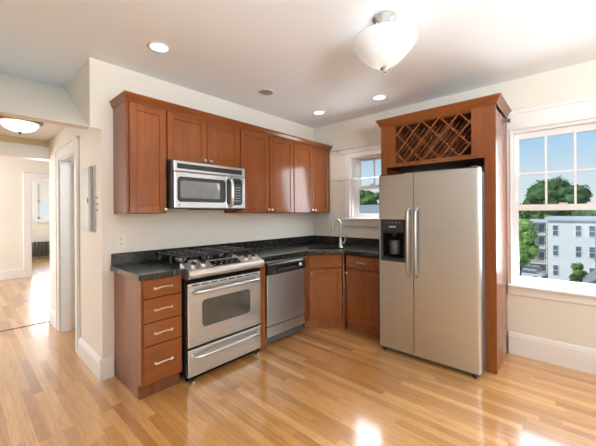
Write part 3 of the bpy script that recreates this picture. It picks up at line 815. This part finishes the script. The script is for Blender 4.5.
B().tube([(0.018, -0.012, 0.05), (0.035, -0.028, 0.062), (0.042, -0.036, 0.085), (0.044, -0.040, 0.15)], [0.012, 0.011, 0.008, 0.0065], 10).build('lever_handle', MAT['hnd'], fc, True)

# ------------------------------------------------------------------ refrigerator enclosure with wine rack (front faces -x; local x = world -y, local y = world x)
SX = -0.60
en = thing('refrigerator_surround', 'tall cherry refrigerator surround with lattice wine rack on top', 'cabinet', (SX, -1.388, 0), -PI / 2)
We = 1.032; de = WB - SX - 0.003
ZB, ZT = 1.812, 2.262
B().box(0.0, 0.020, 0.020, de, 0.0, ZB + 0.4, 0.0).build('side_panel', MAT['cab'], en)
B().box(We - 0.020, We, 0.020, de, 0.0, ZB + 0.4, 0.0).build('side_panel', MAT['cab'], en)
B().box(0.0, 0.062, 0.0, 0.0195, 0.0, ZT).build('stile', MAT['cab'], en)
B().box(We - 0.082, We, 0.0, 0.0195, 0.0, ZT).build('stile', MAT['cab'], en)
# face of the rack
f = B().box(0.062, 0.160, 0.0, 0.019, ZB, ZT - 0.01).box(0.850, We - 0.082, 0.0, 0.019, ZB, ZT - 0.01).box(0.160, 0.850, 0.0, 0.019, ZB, 1.850).box(0.160, 0.850, 0.001, 0.019, 2.232, ZT - 0.01)
f.build('face_frame', MAT['cab'], en)
rb = B().box(0.022, We - 0.022, 0.0205, de, ZB + 0.002, ZB + 0.02).box(0.022, We - 0.022, 0.0205, de, ZT - 0.04, ZT - 0.02)
rb.box(0.022, We - 0.022, de - 0.012, de, ZB + 0.02, ZT - 0.04).box(0.130, 0.148, 0.0205, de - 0.012, ZB + 0.02, ZT - 0.04).box(0.862, 0.880, 0.0205, de - 0.012, ZB + 0.02, ZT - 0.04)
rb.build('rack_box', MAT['cabin'], en)
def lattice(name, t, ya, yb, mat):
    b = B(); x0, x1, z0, z1 = 0.160, 0.850, 1.850, 2.232
    step = 0.165
    for sgn in (1, -1):
        for i in range(-6, 10):
            off = x0 + 0.098 + i * step          # crosses the top edge here
            xa, za, xb, zb = off - sgn * (z1 - z0) / 1.158, z0, off, z1
            if xa > xb: xa, za, xb, zb = xb, zb, xa, za
            if xb <= x0 or xa >= x1: continue
            k = (zb - za) / (xb - xa)
            if xa < x0: za += k * (x0 - xa); xa = x0
            if xb > x1: zb -= k * (xb - x1); xb = x1
            if math.hypot(xb - xa, zb - za) < 0.03: continue
            d_ = Vector((xb - xa, zb - za)).normalized(); n_ = Vector((-d_.y, d_.x)) * t
            oy = 0.0 if sgn > 0 else 0.006
            b.prism([(xa + n_.x, za + n_.y), (xb + n_.x, zb + n_.y), (xb - n_.x, zb - n_.y), (xa - n_.x, za - n_.y)], 'y', ya + oy, yb + oy)
    return b.build(name, mat, en)
lattice('lattice', 0.0065, 0.003, 0.011, MAT['caby'])
sl_ = B()
for i in range(-4, 16):
    xa, za, xb, zb = 0.16 + i * 0.055 - 0.33, 1.834, 0.16 + i * 0.055, 2.216
    if xa < 0.15: za += (0.15 - xa) * 1.158; xa = 0.15
    if xb > 0.86: zb -= (xb - 0.86) * 1.158; xb = 0.86
    if xb - xa < 0.02: continue
    d_ = Vector((xb - xa, zb - za)).normalized(); n_ = Vector((-d_.y, d_.x)) * 0.014
    sl_.prism([(xa + n_.x, za + n_.y), (xb + n_.x, zb + n_.y), (xb - n_.x, zb - n_.y), (xa - n_.x, za - n_.y)], 'y', 0.22, 0.23)
sl_.build('slat_rack', MAT['cabin'], en)
cb = B(); rings = []
zc = 2.243
prof2 = [(0.0, 0.0), (-0.007, 0.0), (-0.009, 0.012), (-0.017, 0.020), (-0.030, 0.046), (-0.034, 0.054), (-0.041, 0.056), (-0.041, 0.072), (0.0, 0.072)]
for o, z in prof2:
    rings.append([(0 - 0.001 + o, de, zc + z), (0 - 0.001 + o, -0.001 + o, zc + z), (We + 0.001 - o, -0.001 + o, zc + z), (We + 0.001 - o, de, zc + z)])
mitred_crown(cb, rings)
cb.build('crown_moulding', MAT['caby'], en)
B().box(0.01, We - 0.01, 0.005, de - 0.005, 2.30, 2.312).build('top_panel', MAT['cabin'], en)

# refrigerator
RX = -0.821
rf = thing('refrigerator', 'stainless side-by-side refrigerator with black dispenser in the left door', 'refrigerator', (RX, -1.465, 0), -PI / 2)
Wr = 0.881; dr_ = WB - RX - 0.05
B().box(0.006, Wr - 0.006, 0.075, dr_, 0.03, 1.69, 0.006).build('body', MAT['greyp'], rf)
def door_panel(x0, x1, zb, zt, holes=None, rl=0.014, rr=0.014):
    """gently crowned door front; optional rectangular hole"""
    b = B()
    xs = [x0 + (x1 - x0) * i / 14 for i in range(15)]
    if holes: xs = sorted(set(xs + [holes[0], holes[1]]))
    c_ = Wr / 2
    def yf(x):
        y = -0.004 + 0.016 * ((x - c_) / (Wr / 2)) ** 2
        e_ = min(x - x0, x1 - x)
        r = rl if x - x0 < x1 - x else rr
        if e_ < r: y += r - math.sqrt(max(0, r * r - (r - e_) ** 2))
        return y
    xs = sorted(set(xs + [x0 + k for k in (0.001, 0.003, 0.008, 0.014)] + [x1 - k for k in (0.001, 0.003, 0.008, 0.014)]))
    zs = [zb, zt] if not holes else [zb, holes[2], holes[3], zt]
    V = {}
    for x in xs:
        for z in zs:
            V[x, z] = b.bm.verts.new((x, yf(x), z))
    for i in range(len(xs) - 1):
        for j in range(len(zs) - 1):
            if holes and holes[0] - 1e-6 <= xs[i] and xs[i + 1] <= holes[1] + 1e-6 and j == 1: continue
            b.bm.faces.new((V[xs[i], zs[j]], V[xs[i + 1], zs[j]], V[xs[i + 1], zs[j + 1]], V[xs[i], zs[j + 1]]))
    yb = 0.062
    # sides, top, bottom, back
    bt = [b.bm.verts.new((x, yb, zb)) for x in xs]; tp = [b.bm.verts.new((x, yb, zt)) for x in xs]
    for i in range(len(xs) - 1):
        b.bm.faces.new((V[xs[i], zb], V[xs[i + 1], zb], bt[i + 1], bt[i]))
        b.bm.faces.new((V[xs[i], zt], V[xs[i + 1], zt], tp[i + 1], tp[i]))
    for x, k in ((xs[0], 0), (xs[-1], -1)):
        b.bm.faces.new([V[x, z] for z in zs] + [tp[k], bt[k]])
    return b
SPL = 0.349
hx0, hx1, hz0, hz1 = 0.030, 0.280, 0.884, 1.284
ld = door_panel(0.0, SPL - 0.003, 0.060, 1.704, (hx0, hx1, hz0, hz1), 0.014, 0.003).build('freezer_door', MAT['steelz'], rf, True)
rd = door_panel(SPL + 0.003, Wr, 0.060, 1.704, None, 0.003, 0.014).build('fresh_food_door', MAT['steelz'], rf, True)
B().box(SPL - 0.0028, SPL + 0.0028, 0.012, 0.06, 0.062, 1.70).build('door_gasket', MAT['dark'], rf)
# dispenser
dp = B()
for x0, x1, z0, z1 in ((hx0, hx0 + 0.022, hz0, hz1), (hx1 - 0.022, hx1, hz0, hz1), (hx0 + 0.022, hx1 - 0.022, hz0, hz0 + 0.03)):
    dp.box(x0, x1, -0.006, 0.02, z0, z1, 0.003)
dpo = dp.build('dispenser_bezel', MAT['charcoal'], ld)
B().prism([(-0.008, hz1), (-0.008, hz1 - 0.115), (0.010, hz1 - 0.135), (0.06, hz1 - 0.135), (0.06, hz1)], 'x', hx0 + 0.022, hx1 - 0.022).build('dispenser_controls', MAT['charcoal'], ld)
B().box(0.115, 0.185, -0.010, -0.007, hz1 - 0.078, hz1 - 0.062, 0.001).build('badge', MAT['ink'], ld)
for i in range(5): B().box(0.075 + i * 0.035, 0.087 + i * 0.035, -0.0092, -0.007, hz1 - 0.034, hz1 - 0.029).build('key', MAT['ink'], ld)
rc = B().box(hx0 + 0.02, hx1 - 0.02, 0.055, 0.062, hz0, hz1).box(hx0 + 0.018, hx0 + 0.024, 0.0, 0.06, hz0, hz1).box(hx1 - 0.024, hx1 - 0.018, 0.0, 0.06, hz0, hz1)
rc.build('dispenser_recess', MAT['dark'], ld)
B().lathe([(0.045, 0), (0.048, 0.02), (0.050, 0.10), (0.046, 0.13), (0.0, 0.13)], (0.155, 0.035, 0.955), 'z', 20).build('dispenser_paddle', MAT['pad'], ld, True)
B().tube([(0.155, 0.03, 1.155), (0.155, 0.028, 1.12)], [0.03, 0.018], 12).build('dispenser_spout', MAT['black'], ld, True)
B().box(hx0 + 0.025, hx1 - 0.025, -0.004, 0.052, hz0 + 0.03, hz0 + 0.038, 0.002).build('drip_tray', MAT['black'], ld)
for x, par in ((0.312, ld), (0.384, rd)):
    B().tube([(x, 0.0, 1.385), (x, -0.03, 1.380), (x, -0.048, 1.345), (x, -0.054, 1.25), (x, -0.056, 1.08), (x, -0.054, 0.91), (x, -0.048, 0.81), (x, -0.03, 0.775), (x, 0.0, 0.770)], 0.0145, 12).build('handle', MAT['hnd'], par, True)
B().box(0.012, Wr - 0.012, 0.035, 0.08, 0.020, 0.056, 0.004).build('toe_grille', MAT['greyp'], rf)
B().box(0.012, Wr - 0.012, 0.026, 0.036, 0.040, 0.056, 0.002).build('toe_grille', MAT['pgrey'], rf)
for xx in (0.03, Wr - 0.065):
    B().box(xx, xx + 0.035, 0.015, 0.07, 0.010, 0.034, 0.004).lathe([(0.012, -0.006), (0.012, 0.006)], (xx + 0.018, 0.03, 0.0125), 'x', 14).build('caster', MAT['charcoal'], rf)
for xx in (0.012, Wr - 0.075):
    B().box(xx, xx + 0.06, 0.02, 0.11, 1.706, 1.722, 0.005).build('hinge_cover', MAT['greyp'], rf)
B().box(0.58, Wr - 0.09, 0.08, 0.14, 1.692, 1.703, 0.002).build('top_bracket', MAT['greyp'], rf)

# ------------------------------------------------------------------ small wall things
def outlet(x, z, label):
    r = thing('wall_outlet', label, 'outlet', (x, WA - 0.0005, z), 0, 'white wall outlets above the counter')
    B().box(-0.036, 0.036, -0.006, 0, -0.058, 0.058, 0.003, 2).build('cover_plate', MAT['white'], r)
    for s_ in (-1, 1):
        f_ = B().prism(rrect(0, s_ * 0.021, 0.034, 0.030, 0.012, 4), 'y', -0.0085, -0.005).build('receptacle', MAT['white'], r)
        B().box(-0.008, -0.005, -0.0092, -0.008, s_ * 0.021 - 0.002, s_ * 0.021 + 0.008).box(0.005, 0.008, -0.0092, -0.008, s_ * 0.021 - 0.002, s_ * 0.021 + 0.008).cyl((0, -0.0092, s_ * 0.021 - 0.008), 0.003, 0.001, 'y', 8).build('slot', MAT['slot'], f_)
outlet(-2.65, 1.116, 'white wall outlet above the short left worktop')
outlet(-1.105, 1.105, 'white wall outlet above the dishwasher')
# electrical panel on the hall wall (front faces -x)
ep = thing('electrical_panel', 'narrow grey electrical breaker panel on the hall wall corner', 'electrical panel', (JX - 0.0005, 0.525, 1.195), -PI / 2)
B().box(0, 0.385, -0.012, 0, 0, 0.575, 0.004).build('frame', MAT['pgrey'], ep)
d = B().box(0.03, 0.30, -0.022, -0.0125, 0.03, 0.545, 0.004).build('panel_door', MAT['pgrey'], ep)
B().box(0.262, 0.292, -0.032, -0.022, 0.25, 0.30, 0.004).build('latch', MAT['black'], d)
B().box(0.31, 0.372, -0.034, -0.0125, 0.01, 0.565, 0.004).build('side_flange', MAT['pdark'], ep)
for zz in (0.12, 0.46): B().cyl((0.017, -0.016, zz), 0.008, 0.004, 'y', 10).build('screw', MAT['slot'], ep)
for i, (zz, lab) in enumerate(((1.49, 'top tiny dark hook on the wall right of the electrical panel'), (1.437, 'middle tiny dark hook on the wall right of the electrical panel'), (1.385, 'bottom tiny dark hook on the wall right of the electrical panel'))):
    tag(B().cyl((JX - 0.001, 0.085, zz), 0.010, -0.003, 'x', 10).tube([(JX - 0.003, 0.085, zz), (JX - 0.018, 0.085, zz - 0.004), (JX - 0.020, 0.085, zz + 0.010)], 0.003, 6).build('wall_hook', MAT['pdark']), lab, 'hook', 'little hooks beside the electrical panel')

# curtain rods at the small window
def rod(z, y0, y1, label, r=0.006, out=0.06):
    t = thing('curtain_rod', label, 'curtain rod', (WB, y0, z), 0, 'bare curtain rods across the small window')
    B().tube([(-out, 0.02, 0), (-out, y1 - y0, 0)], r, 10).build('rod', MAT['nickel'], t, True)
    B().lathe([(0.0, 0.0), (0.010, 0.004), (0.011, 0.012), (0.0, 0.02)], (-out, 0.018, 0), 'y', 12).build('finial', MAT['nickel'], t, True)
    for yy in (-0.03, y1 - y0 + 0.03):
        B().box(-0.005, -0.001, yy - 0.010, yy + 0.010, -0.035, 0.015, 0.001).tube([(-0.004, yy, -0.004), (-out, yy, -0.008)], 0.004, 8).build('bracket', MAT['pgrey'], t)
rod(2.20, -0.45, -1.35, 'upper nickel curtain rod above the small window head')
rod(1.79, -0.45, -1.35, 'lower nickel cafe curtain rod across the middle of the small window', 0.004)
tag(B().box(WB - 0.012, WB - 0.0365, -2.452, -2.434, 2.20, 2.235, 0.002).build('curtain_bracket', MAT['greyp']), 'tiny grey curtain bracket where the surround meets the big window', 'bracket')

# ------------------------------------------------------------------ lights
# pendant
pl = thing('ceiling_lamp', 'semi-flush ceiling lamp with white frosted glass bowl above the kitchen floor', 'lamp', (-1.741, -1.994, H))
B().lathe([(0.0, -0.0005), (0.072, -0.0005), (0.074, -0.012), (0.060, -0.030), (0.034, -0.040), (0.020, -0.052), (0.0, -0.052)], (0, 0, 0), 'z', 36).build('canopy', MAT['nickel'], pl, True)
B().tube([(0, 0, -0.05), (0, 0, -0.318)], 0.007, 10).build('stem', MAT['nickel'], pl, True)
for i in range(3):
    t = i * 2 * PI / 3 + 0.5
    B().tube([(0.045 * math.cos(t), 0.045 * math.sin(t), -0.034), (0.075 * math.cos(t), 0.075 * math.sin(t), -0.075), (0.155 * math.cos(t), 0.155 * math.sin(t), -0.148), (0.198 * math.cos(t), 0.198 * math.sin(t), -0.153)], 0.005, 8).build('arm', MAT['nickel'], pl, True)
bp = [(0.203, -0.150), (0.207, -0.156), (0.200, -0.170), (0.178, -0.202), (0.146, -0.240), (0.102, -0.284), (0.055, -0.310), (0.012, -0.318)]
bi = [(r - 0.004 if r > 0.02 else r, z + 0.004) for r, z in bp[::-1]]
B().lathe(bp + bi[:-1] + [(0.199, -0.150)], (0, 0, 0), 'z', 48, False).build('lamp_shade', MAT['frost'], pl, True)
B().lathe([(0.0, -0.31), (0.020, -0.316), (0.026, -0.326), (0.018, -0.334), (0.010, -0.340), (0.012, -0.350), (0.0, -0.356)], (0, 0, 0), 'z', 24).build('finial', MAT['chrome'], pl, True)
def bulb(parent_name, loc, power, r, col):
    l = bpy.data.lights.new(parent_name, 'POINT'); l.energy = power; l.shadow_soft_size = r; l.color = col
    o = bpy.data.objects.new(parent_name, l); COL.objects.link(o); o.location = loc
bulb('pendant_bulb', (-1.741 + 0.02, -1.994 + 0.015, H - 0.28), 0.6, 0.025, (1.0, 0.99, 0.97))
# hall flush light
hl = thing('hall_lamp', 'flush hall ceiling lamp with bronze rim and glowing bowl', 'lamp', (-3.175, 1.06, 2.2895))
B().lathe([(0.0, 0), (0.15, 0), (0.155, -0.012), (0.172, -0.030), (0.176, -0.048), (0.150, -0.060), (0.0, -0.060)], (0, 0, 0), 'z', 40).build('rim', MAT['bronze'], hl, True)
B().lathe([(0.146, -0.058), (0.142, -0.075), (0.120, -0.108), (0.085, -0.130), (0.040, -0.142), (0.0, -0.145)], (0, 0, 0), 'z', 40, False).build('lamp_shade', MAT['frostw'], hl, True)
B().lathe([(0.0, -0.138), (0.018, -0.146), (0.012, -0.156), (0.008, -0.166), (0.0, -0.172)], (0, 0, 0), 'z', 16).build('finial', MAT['bronze'], hl, True)
bulb('hall_bulb', (-3.175, 1.06, 2.19), 2.4, 0.03, WARM)
# recessed downlights
def downlight(x, y, label):
    r = thing('recessed_downlight', label, 'downlight', (x, y, H - 0.0005), 0, 'lit recessed ceiling downlights')
    B().lathe([(0.060, -0.001), (0.064, -0.006), (0.078, -0.005), (0.084, 0.0)], (0, 0, 0), 'z', 36, False).build('trim_ring', MAT['trim'], r, True)
    B().lathe([(0.0, -0.003), (0.0615, -0.003), (0.0615, 0.0)], (0, 0, 0), 'z', 36, False).build('lens', MAT['led'], r, True)
    l = bpy.data.lights.new('downlight_beam', 'SPOT'); l.energy = 12; l.spot_size = math.radians(130); l.spot_blend = 0.6; l.shadow_soft_size = 0.05; l.color = WARM
    o = bpy.data.objects.new('downlight_beam', l); COL.objects.link(o); aim(o, (x, y, H - 0.02), (0, 0, -1))
downlight(-2.562, -0.583, 'lit recessed downlight above the left end wall cabinet')
downlight(-0.565, -0.535, 'lit recessed downlight above the corner wall cabinet')
downlight(-0.51, -1.325, 'lit recessed downlight in front of the wine rack crown')
sp = thing('ceiling_speaker', 'round grey unlit ceiling disc above the middle wall cabinets', 'ceiling disc', (-1.445, -0.532, H - 0.0005))
B().lathe([(0.066, -0.002), (0.070, -0.008), (0.080, -0.007), (0.084, 0.0)], (0, 0, 0), 'z', 36, False).build('trim_ring', MAT['pgrey'], sp, True)
B().lathe([(0.0, -0.006), (0.04, -0.0055), (0.068, -0.003), (0.068, 0.0)], (0, 0, 0), 'z', 36, False).build('grille', MAT['spk'], sp, True)

# radiator in the furthest room
ra = thing('radiator', 'dark cast iron radiator below the window of the furthest room', 'radiator', (-2.30, 9.22, 0))
for i in range(12):
    b = B()
    x = i * 0.088
    b.box(x, x + 0.055, 0.0, 0.05, 0.07, 0.52, 0.018, 2).box(x, x + 0.055, 0.10, 0.15, 0.07, 0.52, 0.018, 2).box(x + 0.005, x + 0.05, 0.02, 0.13, 0.46, 0.52, 0.015).box(x + 0.005, x + 0.05, 0.02, 0.13, 0.09, 0.14, 0.015)
    b.build('column', MAT['rad'], ra)
B().box(0.0, 1.02, 0.06, 0.09, 0.475, 0.50).box(0.0, 1.02, 0.06, 0.09, 0.10, 0.125).box(0.005, 0.05, 0.0, 0.15, 0, 0.08).box(0.973, 1.018, 0.0, 0.15, 0, 0.08).build('header_pipe', MAT['rad'], ra)

# ------------------------------------------------------------------ outside
GZ = -9.8
MAT['asphalt'] = flat_mat('parking_asphalt', (0.28, 0.28, 0.28), 0.9, 0, 0.15, 0.4)
MAT['sidw'] = flat_mat('white_siding', (0.80, 0.80, 0.77), 0.6, 0, 0.03, 0.5)
MAT['sidb'] = flat_mat('beige_siding', (0.56, 0.53, 0.48), 0.7, 0, 0.05, 0.5)
MAT['corn'] = flat_mat('grey_roof_edge', (0.60, 0.63, 0.65), 0.6, 0, 0.03, 0.5)
MAT['roof'] = flat_mat('grey_shingles', (0.30, 0.30, 0.31), 0.85, 0, 0.15, 2)
MAT['winf'] = flat_mat('outside_window_frame', (0.75, 0.76, 0.76), 0.5, 0, 0.02)
MAT['wing'] = flat_mat('outside_window_glass', (0.14, 0.18, 0.22), 0.08, 0, 0.1)
MAT['deck'] = flat_mat('dark_porch_wood', (0.12, 0.12, 0.13), 0.7, 0, 0.1)
MAT['bark'] = flat_mat('tree_bark', (0.12, 0.085, 0.055), 0.9, 0, 0.2, 8)
MAT['pole'] = flat_mat('grey_pole', (0.30, 0.29, 0.28), 0.7, 0, 0.05)
MAT['tyre'] = flat_mat('tyre_rubber', (0.02, 0.02, 0.02), 0.8)
def leafmat(name, dark, mid, light, s=1.3):
    m, n, b = new_mat(name)
    f = noise(n, pos_scaled(n, (s, s, s)), 1.0, 6, 0.7)
    link(n, ramp(n, f, [(0.32, dark), (0.5, mid), (0.68, light)]), b.inputs['Base Color'])
    P(b, rough=0.75)
    return m
MAT['leafa'] = leafmat('maple_leaves', (0.03, 0.085, 0.02), (0.10, 0.22, 0.045), (0.24, 0.40, 0.10), 1.5)
MAT['leafb'] = leafmat('oak_leaves', (0.02, 0.06, 0.018), (0.055, 0.14, 0.035), (0.12, 0.24, 0.07), 0.8)
MAT['leafc'] = leafmat('bright_leaves', (0.07, 0.17, 0.03), (0.24, 0.42, 0.09), (0.48, 0.66, 0.22), 1.8)
struct(B().box(20, 400, -150, 220, GZ - 0.5, GZ).build('ground_outside', MAT['asphalt']), 'pale asphalt parking lot far below the window', 'ground')

def crown_mesh(name, centre, size, nblob, nleaf, leaf, mat, parent, rng):
    b = B()
    cx, cy, cz = centre; sx_, sy_, sz_ = size
    pts = []
    for i in range(nblob):
        while True:
            p = Vector((rng.uniform(-1, 1), rng.uniform(-1, 1), rng.uniform(-1, 1)))
            if p.length < 1: break
        c_ = (cx + p.x * sx_ * 0.68, cy + p.y * sy_ * 0.68, cz + p.z * sz_ * 0.68)
        r = rng.uniform(0.26, 0.42) * min(sx_, sy_, sz_)
        b.blob(c_, r, (1, 1, 0.85), 0.22, 2, rng)
        pts.append((c_, r))
    for i in range(nleaf):
        c_, r = rng.choice(pts)
        d = Vector((rng.gauss(0, 1), rng.gauss(0, 1), rng.gauss(0, 1))).normalized()
        q = Vector(c_) + d * r * rng.uniform(0.85, 1.25)
        a_ = Vector((rng.gauss(0, 1), rng.gauss(0, 1), rng.gauss(0, 1))).normalized(); b_ = a_.cross(d)
        if b_.length < 1e-3: continue
        b_.normalize(); k = leaf * rng.uniform(0.6, 1.3)
        vs_ = [b.bm.verts.new(q + a_ * k), b.bm.verts.new(q + b_ * k * 0.6), b.bm.verts.new(q - a_ * k), b.bm.verts.new(q - b_ * k * 0.6)]
        b.bm.faces.new(vs_)
    bm_o = b.bm
    me = bpy.data.meshes.new(name); bm_o.to_mesh(me); bm_o.free(); me.materials.append(mat)
    o = bpy.data.objects.new(name, me); COL.objects.link(o); o.parent = parent
    return o
def tree(label, base, crown_c, size, mat, nblob=14, nleaf=900, leaf=0.28, seed=1, group='trees outside the windows'):
    rng = random.Random(seed)
    t = thing('tree', label, 'tree', base, 0, group)
    cc = (crown_c[0] - base[0], crown_c[1] - base[1], crown_c[2] - base[2])
    tr = B().tube([(0, 0, 0), (cc[0] * 0.4, cc[1] * 0.4, cc[2] * 0.5), (cc[0], cc[1], cc[2])], [size[2] * 0.07, size[2] * 0.05, size[2] * 0.03], 8)
    for i in range(4):
        an = i * 1.6 + seed
        tr.tube([(cc[0] * 0.6, cc[1] * 0.6, cc[2] * 0.7), (cc[0] + size[0] * 0.4 * math.cos(an), cc[1] + size[1] * 0.4 * math.sin(an), cc[2] + size[2] * 0.2)], [size[2] * 0.03, size[2] * 0.012], 6)
    tr.build('trunk', MAT['bark'], t)
    crown_mesh('crown', cc, size, nblob, nleaf, leaf, mat, t, rng)
    return t
# right window: tall near tree at its left, dome tree far behind, small tree in front of the building
tree('leafy bright green tree close to the left edge of the big window', (35, 1.6, GZ), (35.3, 1.15, -1.5), (2.0, 1.5, 3.9), MAT['leafc'], 30, 4200, 0.16, 3)
tree('broad domed tree rising on the skyline in the big window', (92, 0.2, GZ), (92, 0.2, 4.6), (6.5, 7.6, 5.4), MAT['leafb'], 34, 3200, 0.40, 5)
tree('lower tree at the right end of the big window skyline', (92, -15, GZ), (92, -12.8, 2.6), (5, 4.2, 3.6), MAT['leafb'], 18, 1500, 0.38, 6)
tree('low tree left of the domed tree on the big window skyline', (90, 10.8, GZ), (90, 9.6, 2.2), (4, 3.6, 3.4), MAT['leafa'], 16, 1400, 0.36, 8)
tree('small bushy tree standing against the white building wall', (45.5, -3.1, GZ), (45.5, -3.1, -6.3), (1.1, 1.1, 1.7), MAT['leafa'], 16, 1500, 0.13, 9)
# treeline behind everything
for i, (yy, zz, xx, lab) in enumerate(((16, 0.2, 112, 'far left tree of the treeline over the beige building'), (7, 0.0, 113, 'tree of the treeline behind the beige building'), (-3, 0.0, 111, 'tree of the treeline above the white roof'), (-13, 0.2, 113, 'tree of the treeline over the right part of the white roof'), (-23, 0.3, 112, 'last tree of the treeline at the right edge'))):
    tree(lab, (xx, yy, GZ), (xx, yy, zz), (4.5, 5, 3.6), MAT['leafa'], 18, 1400, 0.4, 20 + i, 'treeline behind the buildings')
# small window: trees and grey roofs
for i, (xx, yy, zz, lab) in enumerate(((56, 29.6, 3.0, 'leafy tree filling the right of the small window'), (67, 38.9, 4.0, 'leafy tree at the left of the small window, further back'))):
    tree(lab, (xx, yy, GZ), (xx, yy, zz), (3.2, 2.9, 3.9), MAT['leafa'], 22, 2200, 0.22, 40 + i, 'trees through the small window')

# wooded rise closing the view
rg = random.Random(77)
b = B()
for i in range(90):
    an = -0.35 + 1.05 * i / 89
    dd_ = rg.uniform(135, 150)
    b.blob((-3.5 + dd_ * math.cos(an), -2.9 + dd_ * math.sin(an), rg.uniform(-2.5, -0.8)), rg.uniform(3.2, 4.6), (1, 1, 0.9), 0.2, 2, rg)
    b.blob((-3.5 + dd_ * math.cos(an), -2.9 + dd_ * math.sin(an), -7.0), 5.2, (1, 1, 1), 0.12, 2, rg)
wl = b.build('treeline', MAT['leafa'])
tag(wl, 'distant wooded rise closing the view behind all the buildings', 'treeline', None, 'stuff')

def house(name, label, x0, x1, y0, y1, z1, mat):
    t = thing(name, label, 'building', (x0, (y0 + y1) / 2, GZ))
    h = z1 - GZ; w2 = (y1 - y0) / 2
    B().box(0, x1 - x0, -w2, w2, 0, h).build('wall', mat, t)
    return t, w2, h
# white building
t, w2, h = house('apartment_building', 'big flat-roofed white building with rows of windows outside', 57, 72, -16, 0.2, 0.25, MAT['sidw'])
yc = -7.9
B().box(-0.35, 15.3, -w2 - 0.3, w2 + 0.3, h - 0.25, h + 0.25).build('roof_edge', MAT['corn'], t)
for yy in (-0.72, -3.3, -4.75, -7.6, -9.1, -12.0):
    for zz in (-1.5, -4.55, -7.55):
        f = B().box(-0.07, 0.02, yy - yc - 0.36, yy - yc + 0.36, zz - GZ - 0.85, zz - GZ + 0.85).build('window', MAT['winf'], t)
        B().box(-0.09, -0.05, yy - yc - 0.28, yy - yc + 0.28, zz - GZ - 0.75, zz - GZ - 0.04).box(-0.085, -0.05, yy - yc - 0.28, yy - yc + 0.28, zz - GZ + 0.04, zz - GZ + 0.75).build('pane', MAT['wing'], f)
# beige building with porches
t, w2, h = house('porch_building', 'beige building with stacked porches behind the bright green tree', 68, 78, 0.75, 6, -0.5, MAT['sidb'])
B().box(-1.6, 10.2, -w2 - 0.2, w2 + 0.2, h - 0.1, h + 0.3).build('roof_edge', MAT['corn'], t)
for zz in (1.8, 4.6, 7.0):
    B().box(-1.5, 0, -w2, w2, zz - 0.12, zz + 0.12).build('porch_floor', MAT['winf'], t)
    b = B()
    for i in range(24): b.box(-1.48, -1.42, -w2 + i * 0.225, -w2 + i * 0.225 + 0.06, zz + 0.12, zz + 0.95)
    b.box(-1.5, -1.4, -w2, w2, zz + 0.92, zz + 1.02)
    b.build('railing', MAT['deck'], t)
    for yy in (-1.7, -0.3, 1.2):
        f = B().box(-0.05, 0.02, yy - 0.5, yy + 0.5, zz + 0.3, zz + 2.0).build('window', MAT['winf'], t)
        B().box(-0.07, -0.04, yy - 0.4, yy + 0.4, zz + 0.4, zz + 1.9).build('pane', MAT['wing'], f)
for yy in (-w2 + 0.1, 0, w2 - 0.1):
    B().box(-1.5, -1.36, yy - 0.07, yy + 0.07, 0, h - 0.1).build('porch_post', MAT['winf'], t)
# grey gable at the right edge
t = thing('garage', 'small grey gabled shed at the bottom right of the big window', 'shed', (35.2, -5.2, GZ))
B().box(0, 4, -1.55, 1.55, 0, 4.4).build('wall', MAT['sidw'], t)
B().prism([(-1.75, 4.3), (0, 6.0), (1.75, 4.3), (1.75, 4.15), (0, 5.8), (-1.75, 4.15)], 'x', -0.3, 4.3).prism([(-1.55, 4.4), (0, 5.8), (1.55, 4.4)], 'x', 0.0, 4.0).build('roof', MAT['roof'], t)
# utility pole
t = thing('utility_pole', 'thin grey utility pole in front of the white building', 'pole', (46, -4.75, GZ))
B().tube([(0, 0, 0), (0, 0, 9.2)], [0.11, 0.06], 10).build('pole', MAT['pole'], t)
B().box(-0.05, 0.05, -0.5, 0.5, 6.6, 6.7).box(-0.15, 0.15, -0.15, 0.15, 5.4, 6.0).build('crossarm', MAT['pole'], t)
# grey house seen through the small window
t = thing('grey_house', 'grey shingled house low in the small window', 'house', (40, 25.0, GZ))
B().box(0, 8, -9, 9, 0, 10.6).build('wall', MAT['corn'], t)
B().prism([(-0.5, 10.4), (4, 12.5), (8.5, 10.4)], 'y', -9.4, 9.4).build('roof', MAT['roof'], t)
for yy in (-6, -3, 0, 3, 6):
    f = B().box(-0.05, 0.02, yy - 0.5, yy + 0.5, 8.2, 9.9).build('window', MAT['winf'], t)
    B().box(-0.07, -0.04, yy - 0.4, yy + 0.4, 8.3, 9.8).build('pane', MAT['wing'], f)
# parked cars
def car(name, label, loc, rz, col, tall=0):
    m = flat_mat(name + '_paint', col, 0.3, 0.2, 0.02, 2, coat=0.6)
    t = thing(name, label, 'car', loc, rz, 'cars parked behind the white building')
    bd = B().prism([(-2.2, 0.30), (2.2, 0.30), (2.25, 0.75), (2.05, 0.92), (1.2, 1.0), (-1.9, 1.02), (-2.2, 0.9)], 'y', -0.88, 0.88).build('body', m, t)
    h2 = 1.5 + tall
    B().prism([(-1.75, 1.0), (1.1, 1.0), (0.45, h2), (-1.3, h2)], 'y', -0.78, 0.78).build('cabin_glass', MAT['wing'], t)
    B().prism([(-1.35, h2 - 0.04), (0.5, h2 - 0.04), (0.42, h2 + 0.03), (-1.28, h2 + 0.03)], 'y', -0.78, 0.78).build('roof', m, t)
    for x in (-1.4, 1.4):
        for y in (-0.9, 0.7):
            B().cyl((x, y, 0.33), 0.33, 0.2, 'y', 16).build('wheel', MAT['tyre'], t)
car('car', 'white car parked nearest in the lot below the big window', (60.0, 3.2, GZ), 1.5, (0.75, 0.76, 0.78))
car('car', 'silver van parked behind the white car in the lot', (62.8, 3.0, GZ), 1.5, (0.45, 0.47, 0.5), 0.3)
car('car', 'dark blue car parked furthest back by the porches', (65.2, 3.4, GZ), 1.5, (0.08, 0.10, 0.16))
